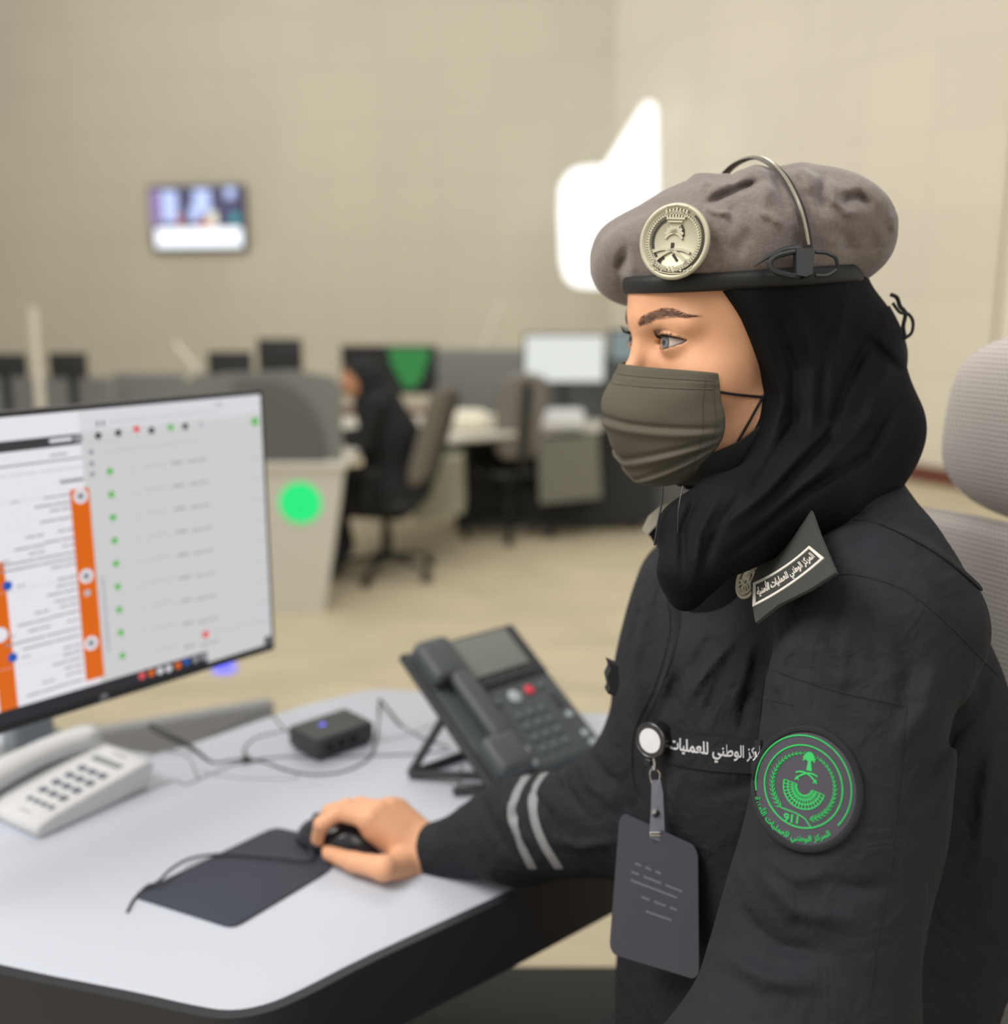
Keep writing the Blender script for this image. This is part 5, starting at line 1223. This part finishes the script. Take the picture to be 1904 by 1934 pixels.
def make_chair(loc, yaw, label, meshm, group=None, head=True, arms=True, z0=0.0, seat_z=.46, back_h=.56, tilt=.16, hz=1.12, hsz=(.30, .17), bw=.46):
    """yaw = direction the sitter faces"""
    loc = np.array([loc[0], loc[1], z0]); r = empty('office_chair', loc, label, 'chair', group)
    f = np.array([math.cos(yaw), math.sin(yaw), 0]); l = np.array([-f[1], f[0], 0]); z = np.array([0, 0, 1.])
    for k in range(5):
        a = yaw + 2 * PI * k / 5 + .3; d = np.array([math.cos(a), math.sin(a), 0]); mb = MB()
        mb.tube([loc + z * .105, loc + d * .14 + z * .10, loc + d * .29 + z * .075], [.026, .022, .015], n=8, flat=(1, .8)); mb.build('base_arm', CH_F, r)
        mb = MB(); c = loc + d * .30 + z * .03; Rw = rotz(a + PI / 2)
        for s in (-.013, .013): mb.lathe([(.012, -.006), (.029, -.006), (.029, .006), (.012, .006)], c + Rw @ np.array([0, s, 0]), Rw @ rotx(PI / 2), n=18)
        mb.tube([c, c + z * .045], .007, n=6); mb.build('caster', CH_F, r)
    mb = MB(); mb.tube([loc + z * .09, loc + z * (seat_z - .05)], .026, n=12); mb.tube([loc + z * .10, loc + z * .26], .033, n=12); mb.box(loc + z * (seat_z - .06), (.20, .14, .05), rotz(yaw), .01); mb.build('gas_column', CH_F, r)
    Rs = np.stack([l, -f, z], 1)
    Rs = np.stack([l, f, -z], 1) if np.linalg.det(np.stack([l, f, -z], 1)) > 0 else np.stack([-l, f, z], 1)
    cushion(loc + z * seat_z, np.stack([-l, f, z], 1), .49, .48, .075, .12, 0, 'seat', CH_F, r, 16)
    bu_ = z * math.cos(tilt) - f * math.sin(tilt); bn_ = f * math.cos(tilt) + z * math.sin(tilt); Rb = np.stack([np.cross(bu_, bn_), bu_, bn_], 1)
    bc_ = loc - f * .235 + z * (seat_z + .10) + bu_ * back_h / 2
    cushion(bc_, Rb, bw, back_h, .03, .10, .035, 'backrest', meshm, r, 28)
    mb = MB(); mb.tube(catmull([loc - f * .05 + z * (seat_z - .05), loc - f * .20 + z * (seat_z - .03), loc - f * .285 + z * (seat_z + .10), bc_ - bn_ * .055, bc_ - bn_ * .05 + bu_ * back_h * .42], 5), .02, n=8, flat=(1.4, .7)); mb.build('spine', CH_F, r)
    for s in ((-1, 1) if arms else ()):
        mb = MB(); a0 = loc + l * s * .22 + z * (seat_z - .02); mb.tube(catmull([a0, loc + l * s * .29 + z * (seat_z + .02), loc + l * s * .295 - f * .03 + z * (seat_z + .19)], 5), .016, n=8)
        mb.box(loc + l * s * .295 + f * .02 + z * (seat_z + .205), (.25, .085, .03), rotz(yaw), .012); mb.build('armrest', CH_F, r)
    if head is not False:
        hcn = loc - f * .235 + z * (seat_z + .10) + bu_ * (hz - seat_z - .10) + bn_ * .02 if head is True else np.asarray(head)
        cushion(hcn, Rb, hsz[0], hsz[1], .075, .075, .02, 'headrest', meshm, r, 30)
        mb = MB(); mb.tube([bc_ + bu_ * back_h * .4 - bn_ * .02, hcn - bn_ * .03], .012, n=8, flat=(2, 1)); mb.build('headrest_post', CH_F, r)
    return r, bc_, bu_, bn_
FAB = mesh_fabric('chair_mesh', (196, 190, 187), (92, 87, 86), 2 * PI / .0048, 2 * PI / .0050)
hw_ = W(2075, 822, .985); fy = math.atan2(BF[1], BF[0]); fdir = np.array([math.cos(fy), math.sin(fy), 0])
cl = hw_ + fdir * .34; cl[2] = 0
make_chair(cl, fy, 'light grey mesh office chair with a headrest behind the seated woman', FAB, None, head=hw_, arms=False, seat_z=.52, back_h=.56, tilt=.12, hsz=(.315, .192), bw=.50)

# ================================================================== background workstations
PG_ = mat('partition_grey', (126, 128, 126), .9); PG2 = mat('partition_dark', (98, 100, 98), .9); DW = mat('desk_cream', (206, 204, 194), .5); SDG = mat('side_green_grey', (150, 150, 130), .7); MBK = mat('monitor_back', (38, 39, 42), .5)
def pan(name, poly, y, th, m, parent=None, slope=0.0):
    """upright panel outlined at distance y, with thickness th"""
    V = np.array([onb(*p, y) for p in poly]); V[:, 2] = np.maximum(V[:, 2], FZ); k = len(V); B_ = V + np.array([0, th, 0])
    F_ = [list(range(k)), [k + i for i in range(k)][::-1]] + [[(i + 1) % k, i, k + i, k + (i + 1) % k] for i in range(k)]
    return meshobj(name, np.vstack([V, B_]), F_, m, parent, smooth=False)
yE = onf(612, 1157)[1] / SB
wsA = empty('workstation', onf(560, 1157), 'cream workstation end with a grey screen panel and a round green sign', 'workstation')
pan('end_panel', [(440, 885), (649, 885), (640, 960), (612, 1157), (440, 1172)], yE, .06, DW, wsA)
a_ = onb(430, 880, yE); b_2 = onb(655, 880, yE)
mb = MB(); mb.box(((a_[0] + b_2[0]) / 2, yE * SB + .32, a_[2]), (b_2[0] - a_[0], .68, .035), None, .006); mb.build('worktop', DW, wsA)
mb = MB(); mb.box(((a_[0] + b_2[0]) / 2 - .12, yE * SB + .60, (a_[2] + FZ) / 2 - .01), (b_2[0] - a_[0] - .3, .04, a_[2] - FZ - .03), None, .004); mb.build('modesty_panel', DW, wsA)
pan('screen_panel', [(330, 872), (330, 722), (420, 705), (560, 700), (630, 712), (645, 735), (645, 872)], yE + .05, .04, PG_, wsA)
arc_ = [(500 + 112 * math.sin(t), 872 - 150 * math.cos(t)) for t in np.linspace(0, PI / 2, 12)]
pan('curved_panel', [(440, 872), (440, 722)] + arc_, yE + .01, .035, PG2, wsA)
gc = onb(567, 950, yE); rg = np.linalg.norm(onb(607, 950, yE) - gc)
mb = MB(); mb.lathe([(1e-6, -.02), (rg, -.02), (rg, .0), (rg * .97, .004), (1e-6, .005)], gc + [0, -.004, 0], rotx(PI / 2), n=40); mb.build('green_sign', mat('sign_green', (0, 240, 128), .5, emit=.95), wsA)
# row of far desks, left
def desk_row(name, x0, x1, ytop, y, label, m=PG_, wt=True):
    a = onb(x0, ytop, y); b = onb(x1, ytop, y); y = y * SB; r = empty(name, (a[0] * .5 + b[0] * .5, y, FZ), label, 'workstation')
    mb = MB(); mb.box(((a[0] + b[0]) / 2, y, (a[2] + FZ) / 2), (b[0] - a[0], .05, a[2] - FZ), None, .01); mb.build('screen_panel', m, r)
    if wt: mb = MB(); mb.box(((a[0] + b[0]) / 2, y - .36, FZ + .74), (b[0] - a[0], .66, .03), None, .006); mb.build('worktop', DW, r)
    for sx in ((-.46, .46) if wt else ()): mb = MB(); mb.box(((a[0] + b[0]) / 2 + (b[0] - a[0]) * sx, y - .36, FZ + .362), (.04, .6, .724), None, .004); mb.build('side_panel', SDG, r)
    return r
desk_row('workstation', -160, 210, 712, 5.6, 'grey panelled workstation behind the left part of the big monitor')
desk_row('workstation', 215, 590, 705, 6.0, 'grey panelled workstation above the middle of the big monitor')
desk_row('workstation', 822, 1010, 660, 7.0, 'grey panelled workstation behind the empty background chair', wt=False)
wsD = desk_row('workstation', 1010, 1330, 668, 6.3, 'far workstation panel behind the white lit monitor', PG2, wt=False)
def monitor(x0, y0, x1, y1, y, label, front=None, foot=.755, tiltx=0, group=None):
    a = onb(x0, y0, y); b = onb(x1, y1, y); c = (a + b) / 2; y = y * SB; foot = FZ + foot; w, h = abs(b[0] - a[0]), abs(a[2] - b[2]); r = empty('computer_monitor', (c[0], y, foot), label, 'monitor', group)
    mb = MB(); mb.box(c, (w, .035, h), None, .008); mb.build('bezel', MBK, r)
    if front: mb = MB(); mb.box(c + [0, -.0185, 0], (w - .03, .003, h - .03), None, .0); mb.build('display', front, r, smooth=False)
    mb = MB(); mb.box((c[0], y + .05, (foot + c[2]) / 2), (.05, .03, c[2] - foot), None, .006); mb.box((c[0], y + .03, foot + .006), (.24, .17, .012), None, .004); mb.build('stand', MBK, r); return r
monitor(-50, 668, 52, 712, 5.25, 'dark monitor back at the left edge behind the big monitor')
monitor(92, 666, 166, 714, 5.25, 'dark monitor back right of the upright white arm')
monitor(392, 664, 478, 722, 5.7, 'dark monitor back above the right part of the big monitor')
monitor(486, 640, 572, 706, 5.75, 'rounded dark monitor back left of the green lit monitor')
monitor(988, 630, 1143, 724, 5.95, 'white lit monitor seen behind her mask', mat('lit_white', (240, 244, 238), .5, emit=.85))
monitor(1150, 622, 1250, 684, 6.0, 'pale blue monitor partly hidden by her face', mat('lit_pale', (168, 186, 190), .5, emit=.5))
gm = monitor(644, 652, 826, 745, 6.25, 'black monitor showing a bright green picture', mat('lit_black', (26, 28, 30), .4, emit=.0))
ygm = 6.25 - .02 / SB; a = onb(733, 657, ygm); b = onb(812, 736, ygm); mb = MB(); mb.prism([(0, 0), (b[0] - a[0], 0), (b[0] - a[0], -.05), ((b[0] - a[0]) * .8, (b[2] - a[2]) * .75), ((b[0] - a[0]) * .55, b[2] - a[2]), ((b[0] - a[0]) * .35, (b[2] - a[2]) * .9), ((b[0] - a[0]) * .08, (b[2] - a[2]) * .4)], a, [1, 0, 0], [0, 0, 1], [0, -1, 0], .003)
mb.build('picture', mat('lit_green', (34, 130, 60), .5, emit=.9), gm, smooth=False)
# white worktop and low cabinets right of the background person
wt = empty('desk', onf(850, 985), 'pale desk beside the empty background chair', 'desk')
zt = FZ + .755; c0, c1_, c2_, c3_ = onz(640, 848, zt), onz(1000, 812, zt), onz(1150, 778, zt), onz(640, 785, zt); cm_ = onz(1135, 806, zt)
slab('worktop', [c0[:2], c1_[:2], cm_[:2], c2_[:2], c3_[:2]], zt, .035, DW, wt); yc = min(c0[1], c1_[1]) / SB
pan('modesty_panel', [(860, 838), (1240, 815), (1240, 985), (860, 1000)], yc + 1.0, .03, mat('under_desk_shade', (40, 42, 42), .8), wt); pan('cabinet', [(778, 872), (872, 866), (876, 970), (782, 985)], yc + .25, .4, SDG, wt); pan('cabinet', [(1015, 830), (1130, 824), (1136, 940), (1020, 952)], yc + .7, .4, mat('side_dark', (112, 112, 102), .7), wt)  # dark modesty panel added to paint the shade under the desk
mb = MB(); p = onz(885, 812, zt); mb.lathe([(1e-6, 0), (.13, 0), (.16, .03), (.15, .09), (.10, .125), (1e-6, .13)], p, n=24); tag(mb.build('helmet_bag', mat('bag_cream', (222, 218, 200), .7)), 'rounded cream bundle on the pale background desk', 'bundle')
p = onz(1050, 806, zt); mb = MB(); mb.box(p + [0, -.05, .06], (.36, .20, .12), None, .02); tag(mb.build('storage_box', mat('tray_white', (214, 216, 220), .5)), 'white box below the lit white monitor', 'box')
for x, y in ((665, 835),):
    q = onb(x - 35, y, yE) + [0, .12, 0]; mb = MB(); mb.lathe([(.028, 0), (.034, .07), (.034, .075), (.030, .075), (.026, .01), (1e-6, .01)], [q[0], q[1], a_[2] + .0178], n=24); tag(mb.build('cup', mat('cup_cream', (222, 214, 180), .5)), 'cream cup on the end of the cream workstation', 'cup')
# slender white arms
ARM = mat('arm_white', (222, 216, 202), .5)
def post(pts, y, r, label):
    mb = MB(); P_ = [onb(*p, y) for p in pts]; mb.tube(P_, r, n=10, flat=(1, .7)); mb.tube([[P_[-1][0], y * SB, P_[-1][2]], [P_[-1][0], y * SB, FZ + .01]], r * .8, n=8); tag(mb.build('monitor_arm', ARM), label, 'monitor arm', 'white monitor arms over the workstations')  # monitor arms; the post down to the floor is added
post([(62, 580), (70, 692)], 5.05, .033, 'white upright arm above the dark monitors at far left')
post([(330, 648), (372, 698), (338, 735)], 5.5, .024, 'bent white arm above the middle of the big monitor')
post([(950, 565), (912, 655)], 7.2, .022, 'leaning white arm above the grey panels left of the lit monitor')
# background chairs
bgl = 'office chairs at the background desks'
make_chair(onf(732, 1085)[:2], PI - .28, 'grey backed office chair holding the person in black', CH_M, bgl, z0=FZ, head=False, back_h=.60, tilt=.30)
make_chair(onf(960, 1012)[:2], PI / 2 + .35, 'empty grey office chair seen from behind in the centre background', CH_M, bgl, z0=FZ, head=True, bw=.36, hz=1.08, hsz=(.24, .11))
make_chair(onf(1150, 985)[:2], PI - .7, 'dark office chair half hidden behind her mask', mat('chair_dark', (52, 53, 54), .8), bgl, z0=FZ, head=False)
# person in black at the green lit monitor
gp0 = onf(738, 1085); bx, by = gp0[0], gp0[1]
def L3(f, l, z): return np.array([bx - f, by - l, z + FZ])
def bgp(P_):
    d = chain(P_, [L3(-.05, 0, .56), L3(-.02, 0, .80), L3(.05, 0, 1.00)], [.19, .17, .14], .05)
    d = smin(d, chain(P_, [L3(.04, .17, 1.02), L3(.12, .22, .80), L3(.32, .14, .80)], [.065, .055, .04], .03), .03)
    d = smin(d, chain(P_, [L3(.04, -.17, 1.02), L3(.14, -.20, .80), L3(.34, -.12, .80)], [.065, .055, .04], .03), .03)
    for s in (-1, 1): d = smin(d, chain(P_, [L3(-.04, s * .10, .50), L3(.38, s * .11, .50), L3(.36, s * .12, .16), L3(.46, s * .12, .06)], [.15, .12, .12, .06], .05), .06)
    d = smin(d, chain(P_, [L3(.05, 0, 1.02), L3(.10, 0, 1.12)], [.08, .07], .02), .03)
    return d
def bgh(P_):
    d = ell(P_, L3(.15, 0, 1.14), (.10, .085, .115)); return smin(d, ell(P_, L3(.225, 0, 1.115), (.03, .02, .035)), .02)
Vg, Fg = snets(lambda P_: smin(bgh(P_), bgp(P_) + .012, .03), L3(.7, .35, 0), L3(-.35, -.35, 1.4), .018)
bp_ = meshobj('person', Vg, Fg, mat('skin_bg', (206, 150, 112), .6)); tag(bp_, 'person in black clothes and headscarf sitting at the green lit monitor in the background', 'person')
Vg, Fg = snets(bgp, L3(.7, .4, 0), L3(-.4, -.4, 1.4), .018); meshobj('uniform', Vg, Fg, mat('bg_black', (24, 26, 28), .9), bp_)
def bgs(P_):
    d = ell(P_, L3(.12, 0, 1.14), (.125, .105, .135)); d = smin(d, chain(P_, [L3(.06, 0, 1.07), L3(.04, 0, 1.0)], [.095, .12], .03), .04)
    return smax(d, -ell(P_, L3(.26, .07, 1.115), (.12, .13, .085)), .01)
Vg, Fg = snets(bgs, L3(.3, .3, .8), L3(-.2, -.3, 1.4), .012); meshobj('headscarf', Vg, Fg, MC['bg_black'], bp_)

# ================================================================== wall television and lit sign
yT = 11.6
def onback(px, py, off=.0):
    a0 = np.array([*cor, 0.]); n = np.array([-(13.4 - 11), -10 - 1.09, 0.]); n = np.array([2.4, 11.09, 0]); n /= np.linalg.norm(n); n = -n if n @ (a0 - cC) > 0 else n
    return onplane(px, py, a0 + n * off, n), n
c, nb_ = onback(372, 412, .09); tl, _ = onback(278, 352, .09); br_, _ = onback(464, 472, .09); ub_ = np.array([nb_[1], -nb_[0], 0]); ub_ = ub_ if ub_[0] > 0 else -ub_
w, h = abs((br_ - tl) @ ub_), abs((br_ - tl)[2]); tv_ = empty('television', c, 'small lit television mounted on the beige wall', 'television')
mb = MB(); Rt = np.stack([ub_, [0, 0, 1.], nb_], 1); mb.box(c - nb_ * .03, (w, h, .06), Rt if np.linalg.det(Rt) > 0 else Rt, .01); mb.box(c - nb_ * .075, (.3, .2, .04), Rt); mb.build('housing', MBK, tv_)
tb = MB(); zz = [.001]
def tr(x0, y0, x1, y1, mi):
    zz[0] += .0004; P_ = [c + ub_ * (x * w / 2) + np.array([0, 0, y * h / 2]) + nb_ * zz[0] for x, y in ((x0, y0), (x1, y0), (x1, y1), (x0, y1))]; tb.add(P_, [[0, 1, 2, 3]], mi)
tr(-.96, -.94, .96, .94, 0); tr(-.9, -.9, .92, -.30, 1); tr(-.96, -.2, -.75, .9, 2); tr(-.72, -.1, -.40, .85, 3); tr(-.15, -.1, .05, .35, 3); tr(-.05, .15, .30, .88, 3); tr(-.42, -.25, -.32, .1, 4); tr(.22, -.22, .42, .18, 5); tr(.62, .60, .82, .9, 3); tr(.72, -.15, .88, .12, 6); tr(.02, -.3, .3, -.12, 4)
tb.build('display', [mat('tv_base', (96, 92, 130), .5, emit=.7), mat('tv_white', (244, 250, 255), .5, emit=1.5), mat('tv_violet', (178, 150, 210), .5, emit=.8), mat('tv_pale', (190, 206, 250), .5, emit=1.25), mat('tv_orange', (220, 120, 80), .5, emit=.9), mat('tv_cream', (246, 240, 214), .5, emit=1.2), mat('tv_teal', (50, 178, 180), .5, emit=1.0)], tv_, smooth=False)
sp = [(1070, 330), (1085, 318), (1100, 314), (1142, 311), (1212, 200), (1222, 190), (1234, 192), (1241, 204), (1243, 330), (1243, 450), (1243, 545), (1110, 544), (1085, 540), (1068, 525), (1060, 495), (1056, 400), (1058, 350)]
yS = 9.9; sg = empty('wall_sign', onb(1150, 400, yS), 'glowing white sign shape on the wall behind her beret', 'sign')
V = np.array([onb(*p, yS) for p in sp]); k = len(V); mb = MB(); mb.add(np.vstack([V, V + [0, .10, 0]]), [list(range(k)), [k + i for i in range(k)][::-1]] + [[(i + 1) % k, i, k + i, k + (i + 1) % k] for i in range(k)])
mb.build('lit_face', mat('sign_white', (255, 255, 250), .5, emit=1.6), sg, smooth=False)
mb = MB(); mb.box(V.mean(0) + [0, .65, 0], (.2, 1.1, .2), None, .01); mb.build('bracket', MBK, sg)
# blue light under the corner of the big monitor
q = onf(424, 1264); mb = MB(); mb.lathe([(.05, 0), (.05, .012), (.03, .02), (1e-6, .02)], q, n=20); tag(mb.build('floor_light', mat('blue_light', (96, 100, 255), .5, emit=1.6)), 'small blue light on the floor below the corner of the big monitor', 'light')
